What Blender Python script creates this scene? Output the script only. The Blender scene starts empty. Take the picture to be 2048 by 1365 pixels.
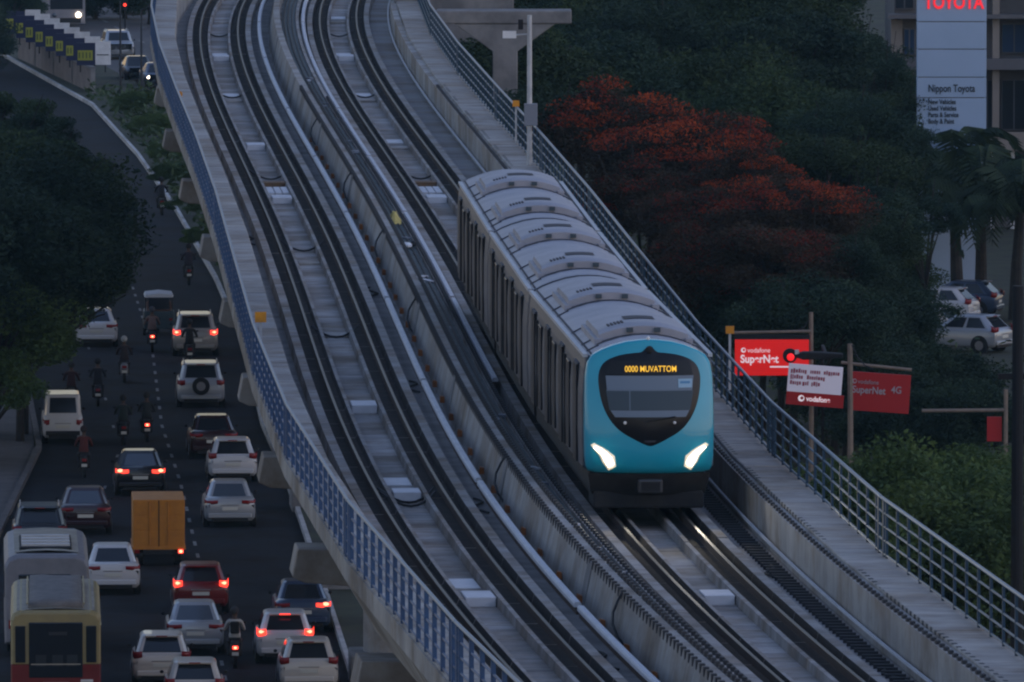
import bpy, bmesh, math, random
import numpy as np
from mathutils import Vector, Matrix
R = random.Random(7)
PI = math.pi
S = bpy.context.scene
C = S.collection

# ------------------------------------------------------------------ camera, sky, sun, exposure
FPX, CX, CY, HOR, HC = 23500.0, 1024.0, 682.5, 1063.0, 35.2
PITCH = math.atan2(CY + HOR, FPX)
cam = bpy.data.cameras.new('camera')
cam.sensor_width = 36.0
cam.lens = FPX / 2048.0 * 36.0
cam.clip_start = 1.0
cam.clip_end = 6000.0
camo = bpy.data.objects.new('camera', cam)
C.objects.link(camo)
camo.location = (0, 0, HC)
camo.rotation_euler = (PI / 2 - PITCH, 0, 0)
S.camera = camo

W = bpy.data.worlds.new('World')
S.world = W
W.use_nodes = True
wn, wl = W.node_tree.nodes, W.node_tree.links
bg = wn['Background']
sky = wn.new('ShaderNodeTexSky')
sky.sky_type = 'NISHITA'
sky.sun_disc = False
SUN_EL, SUN_ROT = math.radians(28.0), math.radians(115.0)
sky.sun_elevation = SUN_EL
sky.sun_rotation = SUN_ROT
sky.air_density = 1.6
sky.dust_density = 0.4
sky.ozone_density = 3.0
tint = wn.new('ShaderNodeMixRGB'); tint.blend_type = 'MULTIPLY'; tint.inputs[0].default_value = 1.0
tint.inputs[2].default_value = (1.07, .94, 1.07, 1)          # white balance of the evening picture
wl.new(sky.outputs[0], tint.inputs[1]); wl.new(tint.outputs[0], bg.inputs[0])
bg.inputs[1].default_value = 0.07
sl = bpy.data.lights.new('sun', 'SUN')
sl.energy = 0.03
sl.angle = math.radians(25)
sl.color = (1.0, 0.92, 0.87)
so = bpy.data.objects.new('sun', sl)
C.objects.link(so)
sd = Vector((math.sin(SUN_ROT) * math.cos(SUN_EL), math.cos(SUN_ROT) * math.cos(SUN_EL), math.sin(SUN_EL)))
so.rotation_euler = (-sd).to_track_quat('-Z', 'Y').to_euler()
S.view_settings.view_transform = 'Standard'
S.view_settings.look = 'None'
S.view_settings.gamma = 1.0
S.view_settings.use_curve_mapping = False
S.view_settings.exposure = 1.0
S.render.engine = 'CYCLES'
HAZE = 0.00006
S.cycles.volume_bounces = 0
S.cycles.volume_step_rate = 5.0
S.cycles.use_denoising = True
S.cycles.max_bounces = 6
S.cycles.filter_width = 2.2
S.cycles.sample_clamp_indirect = 4.0

# ------------------------------------------------------------------ helpers
def at(x, y, z):
    """photo pixel -> world point at height z"""
    u, v = (x - CX) / FPX, (CY - y) / FPX
    d = (u, math.cos(PITCH) + v * math.sin(PITCH), -math.sin(PITCH) + v * math.cos(PITCH))
    t = (z - HC) / d[2]
    return Vector((d[0] * t, d[1] * t, z))

def aty(x, y, Y):
    """photo pixel -> world point at distance Y"""
    u, v = (x - CX) / FPX, (CY - y) / FPX
    d = (u, math.cos(PITCH) + v * math.sin(PITCH), -math.sin(PITCH) + v * math.cos(PITCH))
    t = Y / d[1]
    return Vector((d[0] * t, Y, HC + d[2] * t))

def tag(o, label=None, cat=None, group=None, kind=None):
    if label: o['label'] = label
    if cat: o['category'] = cat
    if group: o['group'] = group
    if kind: o['kind'] = kind
    return o

def empty(name, loc=(0, 0, 0), rz=0.0, label=None, cat=None, group=None):
    o = bpy.data.objects.new(name, None)
    C.objects.link(o)
    o.location = loc
    o.rotation_euler = (0, 0, rz)
    o.empty_display_size = 0.3
    return tag(o, label, cat, group)

def inst(src, parent=None, loc=None, rz=None, name=None, scale=None):
    o = src.copy()
    C.objects.link(o)
    if name: o.name = name
    o.parent = parent
    if loc is not None: o.location = loc
    if rz is not None: o.rotation_euler = (0, 0, rz)
    if scale is not None: o.scale = scale
    return o

KIDS = None
def copy_tree(o, parent=None):
    c = o.copy()
    C.objects.link(c)
    c.parent = parent
    for ch in o.children:
        copy_tree(ch, c)
    return c

class MB:
    def __init__(s):
        s.v, s.f, s.m = [], [], []
    def add(s, vs, fs, mi=0):
        b = len(s.v)
        s.v += [tuple(p) for p in vs]
        for f in fs:
            s.f.append(tuple(b + i for i in f))
            s.m.append(mi)
        return s
    def box(s, x0, x1, y0, y1, z0, z1, mi=0, M=None):
        vs = [Vector((x, y, z)) for z in (z0, z1) for y in (y0, y1) for x in (x0, x1)]
        if M is not None: vs = [M @ p for p in vs]
        return s.add(vs, [(0, 2, 3, 1), (4, 5, 7, 6), (0, 1, 5, 4), (2, 6, 7, 3), (0, 4, 6, 2), (1, 3, 7, 5)], mi)
    def loft(s, rings, mi=0, caps=True, closed=True):
        n = len(rings[0])
        vs = [p for r in rings for p in r]
        fs = []
        for k in range(len(rings) - 1):
            for i in range(n if closed else n - 1):
                j = (i + 1) % n
                fs.append((k * n + i, k * n + j, (k + 1) * n + j, (k + 1) * n + i))
        if caps and closed:
            fs.append(tuple(range(n))[::-1])
            fs.append(tuple((len(rings) - 1) * n + i for i in range(n)))
        return s.add(vs, fs, mi)
    def tube(s, pts, r, n=6, mi=0, r1=None):
        pts = [Vector(p) for p in pts]
        rings = []
        for k, p in enumerate(pts):
            d = (pts[min(k + 1, len(pts) - 1)] - pts[max(k - 1, 0)]).normalized()
            a = d.orthogonal().normalized() if abs(d.z) > 0.95 else d.cross(Vector((0, 0, 1))).normalized()
            b = d.cross(a)
            rr = r if r1 is None else r + (r1 - r) * k / (len(pts) - 1)
            rings.append([p + (a * math.cos(2 * PI * i / n) + b * math.sin(2 * PI * i / n)) * rr for i in range(n)])
        return s.loft(rings, mi)
    def cyl(s, p0, p1, r, n=12, mi=0, r1=None):
        return s.tube([p0, p1], r, n, mi, r1)
    def ball(s, c, rx, ry, rz, n=10, m=6, mi=0):
        rings = []
        for k in range(m + 1):
            ph = PI * k / m
            q = max(math.sin(ph), 0.02)
            rings.append([(c[0] + rx * q * math.cos(2 * PI * i / n), c[1] + ry * q * math.sin(2 * PI * i / n), c[2] - rz * math.cos(ph)) for i in range(n)])
        return s.loft(rings, mi)
    def build(s, name, mats, parent=None, loc=(0, 0, 0), rz=0.0, smooth=False, bevel=0.0, segs=2):
        me = bpy.data.meshes.new(name)
        me.from_pydata([tuple(p) for p in s.v], [], s.f)
        if not isinstance(mats, (list, tuple)): mats = [mats]
        for m in mats: me.materials.append(m)
        if len(mats) > 1:
            me.polygons.foreach_set('material_index', s.m)
        if smooth:
            me.polygons.foreach_set('use_smooth', [True] * len(me.polygons))
        bm = bmesh.new(); bm.from_mesh(me)
        bmesh.ops.recalc_face_normals(bm, faces=bm.faces)
        bm.to_mesh(me); bm.free()
        me.update()
        o = bpy.data.objects.new(name, me)
        C.objects.link(o)
        o.parent = parent
        o.location = loc
        o.rotation_euler = (0, 0, rz)
        if bevel > 0:
            md = o.modifiers.new('bevel', 'BEVEL')
            md.width = bevel; md.segments = segs; md.limit_method = 'ANGLE'; md.angle_limit = 0.6
        return o

# ------------------------------------------------------------------ materials
def mat(name, col, rough=0.8, col2=None, scale=1.0, detail=4.0, metal=0.0, spec=0.4, rnd=0.0, bump=0.0, bscale=20.0,
        contrast=(0.35, 0.65), grime=0.0, band=0.0, emit=None, es=0.0, coat=0.0, coords='pos', stretch=None):
    m = bpy.data.materials.new(name)
    m.use_nodes = True
    nt = m.node_tree; n, l = nt.nodes, nt.links
    b = n['Principled BSDF']
    b.inputs['Roughness'].default_value = rough
    b.inputs['Metallic'].default_value = metal
    b.inputs['Specular IOR Level'].default_value = spec
    b.inputs['Coat Weight'].default_value = coat
    b.inputs['Base Color'].default_value = (*col, 1)
    src = None
    if col2 is not None or bump > 0:
        if coords == 'pos':
            vec = n.new('ShaderNodeNewGeometry').outputs['Position']
        else:
            vec = n.new('ShaderNodeTexCoord').outputs['Object']
        if stretch is not None:
            mp = n.new('ShaderNodeMapping'); mp.inputs['Scale'].default_value = stretch
            l.new(vec, mp.inputs['Vector']); vec = mp.outputs[0]
    if col2 is not None:
        tx = n.new('ShaderNodeTexNoise')
        tx.inputs['Scale'].default_value = scale
        tx.inputs['Detail'].default_value = detail
        tx.inputs['Roughness'].default_value = 0.62
        l.new(vec, tx.inputs['Vector'])
        rp = n.new('ShaderNodeValToRGB')
        rp.color_ramp.elements[0].position = contrast[0]
        rp.color_ramp.elements[1].position = contrast[1]
        rp.color_ramp.elements[0].color = (*col, 1)
        rp.color_ramp.elements[1].color = (*col2, 1)
        l.new(tx.outputs['Fac'], rp.inputs['Fac'])
        src = rp.outputs[0]
    for amt, sc_, st, c_ in ((grime, .35, (1, 1, 1), (.62, .52, .42)), (band, 1.0, (.35, 3.2, .35), (.66, .66, .70))):
        if amt <= 0: continue
        mp = n.new('ShaderNodeMapping'); mp.inputs['Scale'].default_value = st; l.new(vec, mp.inputs['Vector'])
        gt = n.new('ShaderNodeTexNoise'); gt.inputs['Scale'].default_value = sc_; gt.inputs['Detail'].default_value = 6; gt.inputs['Roughness'].default_value = .7
        l.new(mp.outputs[0], gt.inputs['Vector'])
        gr_ = n.new('ShaderNodeMapRange'); gr_.inputs['From Min'].default_value = .42; gr_.inputs['From Max'].default_value = .64; gr_.inputs['To Max'].default_value = amt
        l.new(gt.outputs['Fac'], gr_.inputs['Value'])
        mg = n.new('ShaderNodeMixRGB'); mg.blend_type = 'MULTIPLY'; mg.inputs[2].default_value = (*c_, 1)
        l.new(gr_.outputs[0], mg.inputs[0]); l.new(src, mg.inputs[1]); src = mg.outputs[0]
    if rnd > 0:
        oi = n.new('ShaderNodeObjectInfo')
        mr = n.new('ShaderNodeMapRange')
        mr.inputs['To Min'].default_value = 1 - rnd
        mr.inputs['To Max'].default_value = 1 + rnd
        l.new(oi.outputs['Random'], mr.inputs['Value'])
        hs = n.new('ShaderNodeHueSaturation')
        l.new(mr.outputs[0], hs.inputs['Value'])
        if src is not None: l.new(src, hs.inputs['Color'])
        else: hs.inputs['Color'].default_value = (*col, 1)
        src = hs.outputs[0]
    if src is not None: l.new(src, b.inputs['Base Color'])
    if bump > 0:
        bt = n.new('ShaderNodeTexNoise'); bt.inputs['Scale'].default_value = bscale; bt.inputs['Detail'].default_value = 5
        l.new(vec, bt.inputs['Vector'])
        bp = n.new('ShaderNodeBump'); bp.inputs['Strength'].default_value = bump; bp.inputs['Distance'].default_value = 0.05
        l.new(bt.outputs['Fac'], bp.inputs['Height']); l.new(bp.outputs[0], b.inputs['Normal'])
    if emit:
        b.inputs['Emission Color'].default_value = (*emit, 1)
        b.inputs['Emission Strength'].default_value = es
    return m

M = {}
M['concrete'] = mat('concrete', (.30, .285, .265), .9, (.44, .42, .39), .45, rnd=.10, bump=.25, bscale=6, grime=1.0, band=.5)
M['concrete_walk'] = mat('concrete_walk', (.35, .33, .305), .9, (.47, .45, .415), .9, rnd=.07, bump=.2, bscale=8, grime=.8, band=.8)
M['concrete_slab'] = mat('concrete_slab', (.31, .30, .29), .92, (.45, .43, .41), .7, rnd=.0, bump=.3, bscale=5, contrast=(.3, .7), grime=1.0, band=.9)
M['concrete_dark'] = mat('concrete_dark', (.15, .145, .145), .95, (.27, .26, .25), .8, bump=.3, bscale=5)
M['plinth'] = mat('plinth', (.29, .275, .255), .9, (.43, .40, .37), 1.2, rnd=.10, bump=.2, bscale=9, grime=1.0, band=.5)
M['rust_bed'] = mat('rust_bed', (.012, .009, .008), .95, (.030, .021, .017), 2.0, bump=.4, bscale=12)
M['rail_top'] = mat('rail_top', (.055, .047, .046), .48, metal=.7)
M['rail_side'] = mat('rail_side', (.050, .028, .020), .9)
M['cover'] = mat('cover', (.52, .53, .56), .6, (.62, .63, .66), 1.5)
M['pale'] = mat('pale', (.55, .55, .55), .75, (.68, .68, .68), 2.0, rnd=.08)
M['cable'] = mat('cable', (.012, .012, .014), .7)
M['blue'] = mat('blue_paint', (.018, .058, .145), .5, (.025, .078, .185), 1.2, rnd=.12, spec=.5)
M['blue_dark'] = mat('blue_dark', (.012, .045, .085), .55)
M['rail_grey'] = mat('rail_grey', (.06, .11, .16), .5)
M['blue_light'] = mat('blue_rail', (.12, .18, .26), .45, spec=.6, metal=.3)
M['tray'] = mat('tray', (.035, .055, .06), .7, (.11, .13, .135), 2.2, bump=.5, bscale=10)
M['bracket'] = mat('bracket', (.030, .032, .038), .7)
M['dark'] = mat('dark', (.012, .012, .014), .8)
M['orange'] = mat('orange', (.40, .13, .03), .6, (.24, .09, .03), 4.0, rnd=.25)
M['yellow'] = mat('yellow', (.75, .30, .015), .5, (.60, .24, .02), 5.0)
M['white'] = mat('white', (.78, .78, .78), .5)
M['galv'] = mat('galv', (.42, .44, .47), .5, (.52, .54, .57), 3.0, metal=.3)
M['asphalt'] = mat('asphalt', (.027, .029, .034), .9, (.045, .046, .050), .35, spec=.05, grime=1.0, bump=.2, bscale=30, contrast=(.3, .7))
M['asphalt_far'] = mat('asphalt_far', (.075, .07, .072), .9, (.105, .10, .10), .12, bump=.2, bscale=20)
M['paint'] = mat('road_paint', (.26, .26, .25), .8, (.14, .14, .14), 2.5)
M['kerb'] = mat('kerb', (.55, .54, .52), .85, (.38, .37, .36), .8, rnd=.15)
M['soil'] = mat('soil', (.035, .032, .024), .95, (.055, .062, .030), .5, bump=.5, bscale=6)
M['footpath'] = mat('footpath', (.085, .078, .075), .9, (.13, .115, .11), .8, bump=.3, bscale=10)
M['grass'] = mat('grass', (.022, .045, .016), .8, (.055, .085, .026), 1.5, rnd=.2)

# ------------------------------------------------------------------ line of the viaduct
ZR = 12.5                                  # rail top above the road
_pY = [150, 165, 178, 190, 205, 212, 218, 224, 231.2, 250.7, 297.1, 360.5, 406.8, 460.4, 476.6, 493.6, 502.9, 540, 600]
_pX = [8.3, 6.6, 5.25, 4.05, 2.5, 1.78, 1.12, .48, -0.22, -1.66, -4.00, -6.94, -9.06, -11.45, -11.95, -12.18, -12.12, -11.3, -8.4]
_cf = np.polyfit((np.array(_pY) - 350) / 200, np.array(_pX), 9, w=[1, 1, 1, 1, 1, 1.5, 1.5, 1.5, 2, 2, 2, 2, 2, 2, 2, 2, 2, .6, .3])
_cd = np.polyder(_cf)
def PX(Y): return float(np.polyval(_cf, (Y - 350) / 200))
def PD(Y): return float(np.polyval(_cd, (Y - 350) / 200)) / 200
def PT(Y, t, z=0.0):
    d = PD(Y); k = 1 / math.sqrt(1 + d * d)
    return Vector((PX(Y) + t * k, Y - t * d * k, ZR + z))
def PH(Y): return -math.atan(PD(Y))
YN, YF = 178.0, 540.0
JOINTS = [160, 186, 212, 237, 261.5, 286, 311, 339.5, 368, 397, 427, 457, 488, 519, 550]
def _chord(Y):
    for a, b in zip(JOINTS[:-1], JOINTS[1:]):
        if a <= Y <= b: break
    return a, b
def CT(Y, t, z=0.0):                        # edge line: straight from pier to pier
    a, b = _chord(Y); u = (Y - a) / (b - a)
    return PT(a, t, z) * (1 - u) + PT(b, t, z) * u
def CHD(Y):
    a, b = _chord(Y); d = PT(b, 0) - PT(a, 0)
    return -math.atan2(d.x, d.y)
def frange(a, b, s):
    n = max(1, int(round((b - a) / s)))
    return [a + (b - a) * i / n for i in range(n + 1)]
def sweep(mb, prof, ys, mi=0, fn=PT, closed=True):
    mb.loft([[fn(y, t, z) for t, z in prof] for y in ys], mi, caps=closed, closed=closed)
    return mb

via = empty('metro_viaduct', (PX(300), 300, 0), 0, 'grey concrete metro viaduct curving across the picture on its row of piers', 'viaduct')
bpy.context.view_layer.update()
def child(o, parent):                       # geometry already in world coordinates
    o.parent = parent
    o.matrix_parent_inverse = Matrix.Translation(-Vector(parent.location)) if parent.rotation_euler.z == 0 else parent.matrix_world.inverted()
    return o
SPANS = [(a, b) for a, b in zip(JOINTS[:-1], JOINTS[1:]) if b > YN and a < YF]
for a, b in SPANS:
    a, b = max(a, YN) + .05, min(b, YF) - .05
    ys = frange(a, b, 3.5)
    mb = MB()
    sweep(mb, [(-1.85, -.36), (7.06, -.36), (7.9, -.55), (7.4, -.85), (5.4, -1.0), (4.6, -2.1), (.6, -2.1), (-.2, -1.0), (-1.9, -.80), (-2.0, -.50)], ys)
    child(mb.build('deck_span', M['concrete_slab']), via)
# edge walkways: one precast block after another, each with its fascia
def seg_list(a0, b0, L, gap):
    out = []
    for a, b in zip(JOINTS[:-1], JOINTS[1:]):
        a2, b2 = max(a, a0), min(b, b0)
        if b2 - a2 < 1: continue
        n = max(1, round((b2 - a2) / L)); s = (b2 - a2) / n
        for i in range(n): out.append((a2 + i * s + gap, a2 + (i + 1) * s - gap))
    return out
proto = {}
def piece(key, prof, L, mats, mis=None, bevel=0):
    if key not in proto:
        mb = MB()
        mb.loft([[(t, y, z) for t, z in prof] for y in (-.5, .5)])
        if mis:
            n = len(prof)
            mb.m = [mis[i % n] if i < n else mis[0] for i in range(len(mb.f))]
        o = mb.build(key, mats)
        proto[key] = o
        first = True
    else:
        o = inst(proto[key]); o.name = key
    return o
def place(o, Y, t, z, L, parent, fn=PT, hd=PH):
    p = fn(Y, t, z)
    o.parent = parent
    pl = Vector(parent.location)
    o.location = p - pl
    o.rotation_euler = (0, 0, hd(Y))
    o.scale = (1, L, 1)
    return o
for a, b in seg_list(YN, YF, 3.0, .012):
    y = (a + b) / 2
    o = piece('walkway_slab', [(.10, -.42), (.42, -.42), (.46, -.36), (.46, 1.02), (.44, 1.04), (-.43, 1.04), (-.46, 1.02), (-.46, .60)], 1, M['concrete_walk'])
    place(o, y, -2.26, -.35 + R.uniform(-.008, .008), b - a, via, CT, CHD)
    o = piece('fascia_panel', [(-.04, .22), (.52, -.72), (.60, -.72), (.60, .10), (.25, .10), (.25, .62), (-.04, .62)], 1, M['concrete'])
    place(o, y, -2.72, .03 + R.uniform(-.006, .006), b - a, via, CT, CHD)
    o = piece('walkway_slab_wide', [(-.46, -.42), (.56, -.42), (.56, 1.02), (.54, 1.04), (-.44, 1.04), (-.46, 1.02)], 1, M['concrete_walk'])
    o.name = 'walkway_slab'
    place(o, y, 7.72, -.35 + R.uniform(-.008, .008), b - a, via, CT, CHD)
# tray beside the right walkway: low wall, groove, rows of brackets
ysr = frange(YN, YF, 3.0)
child(sweep(MB(), [(7.05, -.34), (7.40, -.34), (7.40, .50), (7.30, .50), (7.30, .62), (7.05, .62)], ysr).build('trough_wall', M['concrete']), via)
child(sweep(MB(), [(6.92, -.10), (6.97, -.10), (6.97, -.05), (6.92, -.05)], ysr).build('pipe', M['cover']), via)
# middle walkway between the tracks
for a, b in SPANS:
    a, b = max(a, YN) + .03, min(b, YF) - .03
    ys = frange(a, b, 3.5)
    child(sweep(MB(), [(2.02, -.35), (3.24, -.35), (3.24, .20), (3.12, .20), (3.12, .10), (2.46, .10), (2.46, .64), (2.22, .64)], ys).build('middle_wall', M['concrete']), via)
    child(sweep(MB(), [(2.56, .105), (3.08, .105), (3.08, .14), (2.92, .17), (2.72, .15), (2.56, .17)], ys).build('cable_tray', M['tray']), via)
for q in range(3):
    child(MB().tube([PT(y, 2.64 + q * .16 + .008 * math.sin(y * .31 + q * 2), .175) for y in frange(YN, YF, 2.2)], .035, 5).build('cable', M['cable']), via)
mbk = MB()
for y in frange(YN, 420, .62):
    d = PH(y)
    Rm = Matrix.Rotation(d, 4, 'Z')
    for t, z, w, h, l in ((2.235, .50, .10, .18, .16), (2.52, .62, .08, .10, .18), (3.17, .19, .08, .10, .18), (7.12, .61, .09, .08, .22), (7.36, .61, .09, .08, .22)):
        mbk.box(-w / 2, w / 2, -l / 2, l / 2, 0, h, 0, Matrix.Translation(PT(y, t, z)) @ Rm)
    if y < 268:
        for q in (0,):
            mbk.box(-.10, .30, -.06, .06, 0, .10, 0, Matrix.Translation(PT(y, 6.62, -.36)) @ Matrix.Rotation(d - .12, 4, 'Z'))
o = child(mbk.build('cable_bracket', M['bracket']), via); o['kind'] = 'stuff'
for a, b in SPANS:
    if YN < a < YF:
        child(sweep(MB(), [(2.00, -.34), (2.20, -.34), (2.215, .62), (2.195, .62)], [a - .55, a + .35]).build('joint_filler', M['concrete_dark']), via)
for k, y in enumerate(frange(181, 400, 5.1)):
    o = piece('insulator_bracket', [(-.06, 0), (.05, 0), (.05, .14), (-.04, .17), (-.06, .12)], 1, M['orange'])
    place(o, y + R.uniform(-.2, .2), 1.98, -.22, .26, via)
for (Yc, t) in ((313, 2.24), (262, 2.24), (341, 2.24), (369, 2.24), (400, 2.24), (230, 2.24)):   # cables hanging out of the tray
    pts = [PT(Yc - u * 2.2, t - .05 - .28 * math.sin(PI * u) , .62 - 1.0 * u) for u in (0, .12, .3, .5, .7, .88, 1)]
    child(MB().tube(pts, .028, 5).build('hanging_cable', M['cable']), via)
# piers
mc = MB()
pier_col = None
for k, J in enumerate(JOINTS[1:-1]):
    p = PT(J, 2.5, 0); hd = PH(J)
    Mx = Matrix.Translation((p.x, p.y, 0)) @ Matrix.Rotation(hd, 4, 'Z')
    mb = MB()
    prof = [(-5.0, ZR - 1.30), (-5.12, ZR - 1.92), (-4.85, ZR - 2.05), (-2.9, ZR - 2.2), (-1.3, ZR - 3.6), (1.3, ZR - 3.6), (2.9, ZR - 2.2), (4.85, ZR - 2.05), (5.12, ZR - 1.92), (5.0, ZR - 1.30), (2.2, ZR - 1.35), (2.2, ZR - 2.12), (-2.2, ZR - 2.12), (-2.2, ZR - 1.35)]
    mb.loft([[Mx @ Vector((x, y, z)) for x, z in prof] for y in (-.9, .9)])
    child(mb.build('pier_cap', M['concrete'], bevel=.03), via)
    mb = MB()
    mb.loft([[Mx @ Vector((r * math.cos(a * PI / 12), r * math.sin(a * PI / 12), z)) for a in range(24)] for r, z in ((.95, 0), (.95, ZR - 4.4), (1.2, ZR - 3.55))])
    child(mb.build('pier_column', M['concrete'], smooth=False), via)
    mb = MB()
    mb.box(-1.35, 1.35, -1.35, 1.35, 0.0, .95, 0, Mx)
    child(mb.build('planter', M['concrete_dark'], bevel=.05), via)

# ------------------------------------------------------------------ the two tracks
def make_track(T, label, coverY):
    tr = empty('railway_track', PT(300, T), 0, label, 'track', 'railway tracks on the viaduct')
    pl = Vector(tr.location)
    for rs in (-.76, .76):
        mb = MB()
        ys = frange(YN, YF, 2.2)
        sweep(mb, [(T + rs - .035, -.17), (T + rs + .035, -.17), (T + rs + .036, -.012), (T + rs - .036, -.012)], ys, 1)
        sweep(mb, [(T + rs - .036, -.012), (T + rs + .036, -.012), (T + rs + .03, 0), (T + rs - .03, 0)], ys, 0)
        child(mb.build('rail', [M['rail_top'], M['rail_side']]), tr)
    for a, b in seg_list(YN, YF, 3.9, .03):
        y = (a + b) / 2
        for side in (-1, 1):
            # rust bed between a high outer kerb and a low inner one; x grows towards the outside of the track
            key = 'track_plinth'
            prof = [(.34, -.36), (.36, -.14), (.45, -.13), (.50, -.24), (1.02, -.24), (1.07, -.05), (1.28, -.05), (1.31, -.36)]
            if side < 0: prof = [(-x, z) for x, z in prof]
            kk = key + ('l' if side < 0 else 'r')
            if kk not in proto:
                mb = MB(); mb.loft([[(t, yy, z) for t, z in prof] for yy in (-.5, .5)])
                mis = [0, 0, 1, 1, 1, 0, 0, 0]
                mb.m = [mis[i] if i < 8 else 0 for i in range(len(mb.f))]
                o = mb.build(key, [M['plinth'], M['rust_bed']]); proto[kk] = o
            else:
                o = inst(proto[kk]); o.name = key
            place(o, y, T, R.uniform(-.006, .006), b - a, tr)
    return tr, pl
trk1, _ = make_track(0.0, 'left railway track, empty, with bare slab between its rails', None)
trk2, _ = make_track(4.87, 'right railway track carrying the turquoise fronted train', None)

# covers and gaps at the girder ends, cross cables
M['slab_panel'] = mat('slab_panel', (.25, .235, .215), .92, (.45, .43, .41), .55, rnd=.20, bump=.3, bscale=5, contrast=(.28, .72), grime=1.0, band=1.0)
def deck_bits(T, tr):
    for a, b in seg_list(YN, YF, 6.2, .02):
        o = piece('slab_panel', [(-.335, -.36), (.335, -.36), (.335, -.338), (-.335, -.338)], 1, M['slab_panel'])
        place(o, (a + b) / 2, T, R.uniform(-.004, .004), b - a, tr)
    for k, J in enumerate(JOINTS):
        if not (YN + 4 < J < YF - 6): continue
        mb = MB(); d = PH(J)
        Mx = Matrix.Translation(PT(J, T, 0)) @ Matrix.Rotation(d, 4, 'Z')
        big = k in (3, 5, 8) or R.random() < .3
        mb.box(-.30, .32, .35, R.uniform(1.3, 1.9), -.35, -.14 if big else -.27, 0, Mx)
        child(mb.build('cover_slab', M['cover'] if big else M['concrete_walk'], bevel=.02), tr)
        mb = MB()
        mb.box(-.36, .36, -.95, .25, -.352, -.345, 0, Mx)
        child(mb.build('joint_strip', M['dark']), tr)
        if R.random() < .55:
            mb = MB(); mb.box(-.30, .30, 4.2, 6.2, -.352, -.315, 0, Mx)
            child(mb.build('cover_slab', M['cover']), tr)
    for Yc in (262.5, 312.5, 347, 382, 431.5, 478):
        for q in range(2 if Yc < 270 else 1):
            pts = []
            for i in range(9):
                u = i / 8
                pts.append(PT(Yc - q * .9 - 1.5 * math.sin(PI * u) ** .8, T - .62 + 1.24 * u, -.11 - .19 * math.sin(PI * u)))
            child(MB().tube(pts, .03, 6).build('bond_cable', M['cable']), tr)
    Mx = Matrix.Translation(PT(377, T, 0)) @ Matrix.Rotation(PH(377), 4, 'Z')
    for i in range(3):
        child(MB().box(-.33 + i * .23, -.13 + i * .23, -5.2, -2.2, -.35, -.20, 0, Mx).build('cover_slab', M['cover'], bevel=.01), tr)
    child(MB().box(-.33, .36, -.5, .4, -.35, -.17, 0, Mx).build('timber_sleeper', mat('timber_%d' % int(T), (.20, .11, .05), .8, (.14, .085, .05), 4.0)), tr)
deck_bits(0.0, trk1)
deck_bits(4.87, trk2)
# third rails with pale covers
def third(t, label, tr):
    for i, (a, b) in enumerate(zip(([YN] + [233, 262, 291, 320, 357, 386, 415, 451, 480, 508]), ([233, 262, 291, 320, 357, 386, 415, 451, 480, 508] + [YF]))):
        if t > 3 and b < 300: continue
        ys = frange(a + .35, b - .35, 2.5)
        child(sweep(MB(), [(t - .075, .03), (t + .075, .03), (t + .075, .10), (t + .05, .135), (t - .05, .135), (t - .075, .10)], ys).build('third_rail_cover', M['cover']), tr)
        child(sweep(MB(), [(t - .03, -.12), (t + .03, -.12), (t + .03, .03), (t - .03, .03)], ys).build('third_rail', M['rail_side']), tr)
third(1.63, '', trk1)
third(3.42, '', trk2)
# channel floor strips beside the left track (darker concrete) and debris
child(sweep(MB(), [(1.32, -.352), (1.98, -.352), (1.98, -.345), (1.32, -.345)], ysr).build('drain_channel', M['concrete_dark']), via)
child(sweep(MB(), [(-1.80, -.352), (-1.33, -.352), (-1.33, -.345), (-1.80, -.345)], ysr).build('drain_channel', M['concrete_dark']), via)
child(sweep(MB(), [(6.22, -.352), (7.04, -.352), (7.04, -.345), (6.22, -.345)], ysr).build('drain_channel', M['concrete_slab']), via)

# ------------------------------------------------------------------ railings
def railing(t, label, base=.70, pw=.042, pm='blue', rm='blue'):
    f = empty('steel_railing', CT(300, t, base), 0, label, 'railing', 'blue railings along the viaduct edges')
    pl = Vector(f.location)
    H = 1.17
    key = 'rail_post_mesh' + pm
    ys = []
    for a, b in zip(JOINTS[:-1], JOINTS[1:]):
        if b < YN or a > YF: continue
        n = round((b - a) / 1.85)
        ys += [(a + (b - a) * (i + .5) / n, False) for i in range(n)]
        ys += [(a + .45, True), (b - .45, True)]
    for y, wide in ys:
        if y < YN or y > YF - 1: continue
        if key not in proto:
            o = MB().box(-pw, pw, -.045, .045, 0, H - .03).build('post', M[pm]); proto[key] = o
        else: o = inst(proto[key]); o.name = 'post'
        o.parent = f; o.location = CT(y, t, base) - pl; o.rotation_euler = (0, 0, CHD(y))
        o.scale = (1, 2.6, 1) if wide else (1, 1, 1)
    for k in range(5):
        z = .06 + k * (H - .06) / 4
        for a, b in SPANS:
            a, b = max(a, YN), min(b, YF)
            r = .038 if k == 4 else .024
            o = MB().tube([CT(a + .03, t, base + z), CT(b - .03, t, base + z)], r, 8).build('handrail' if k == 4 else 'cross_rail', M['blue_light'] if k == 4 else M[rm])
            child(o, f)
    return f
rl = railing(-2.71, 'blue steel railing on the viaduct edge above the road traffic')
rr = railing(8.14, 'blue steel railing behind the train, on the edge beside the trees', .70, .026, 'blue_dark', 'rail_grey')

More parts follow.
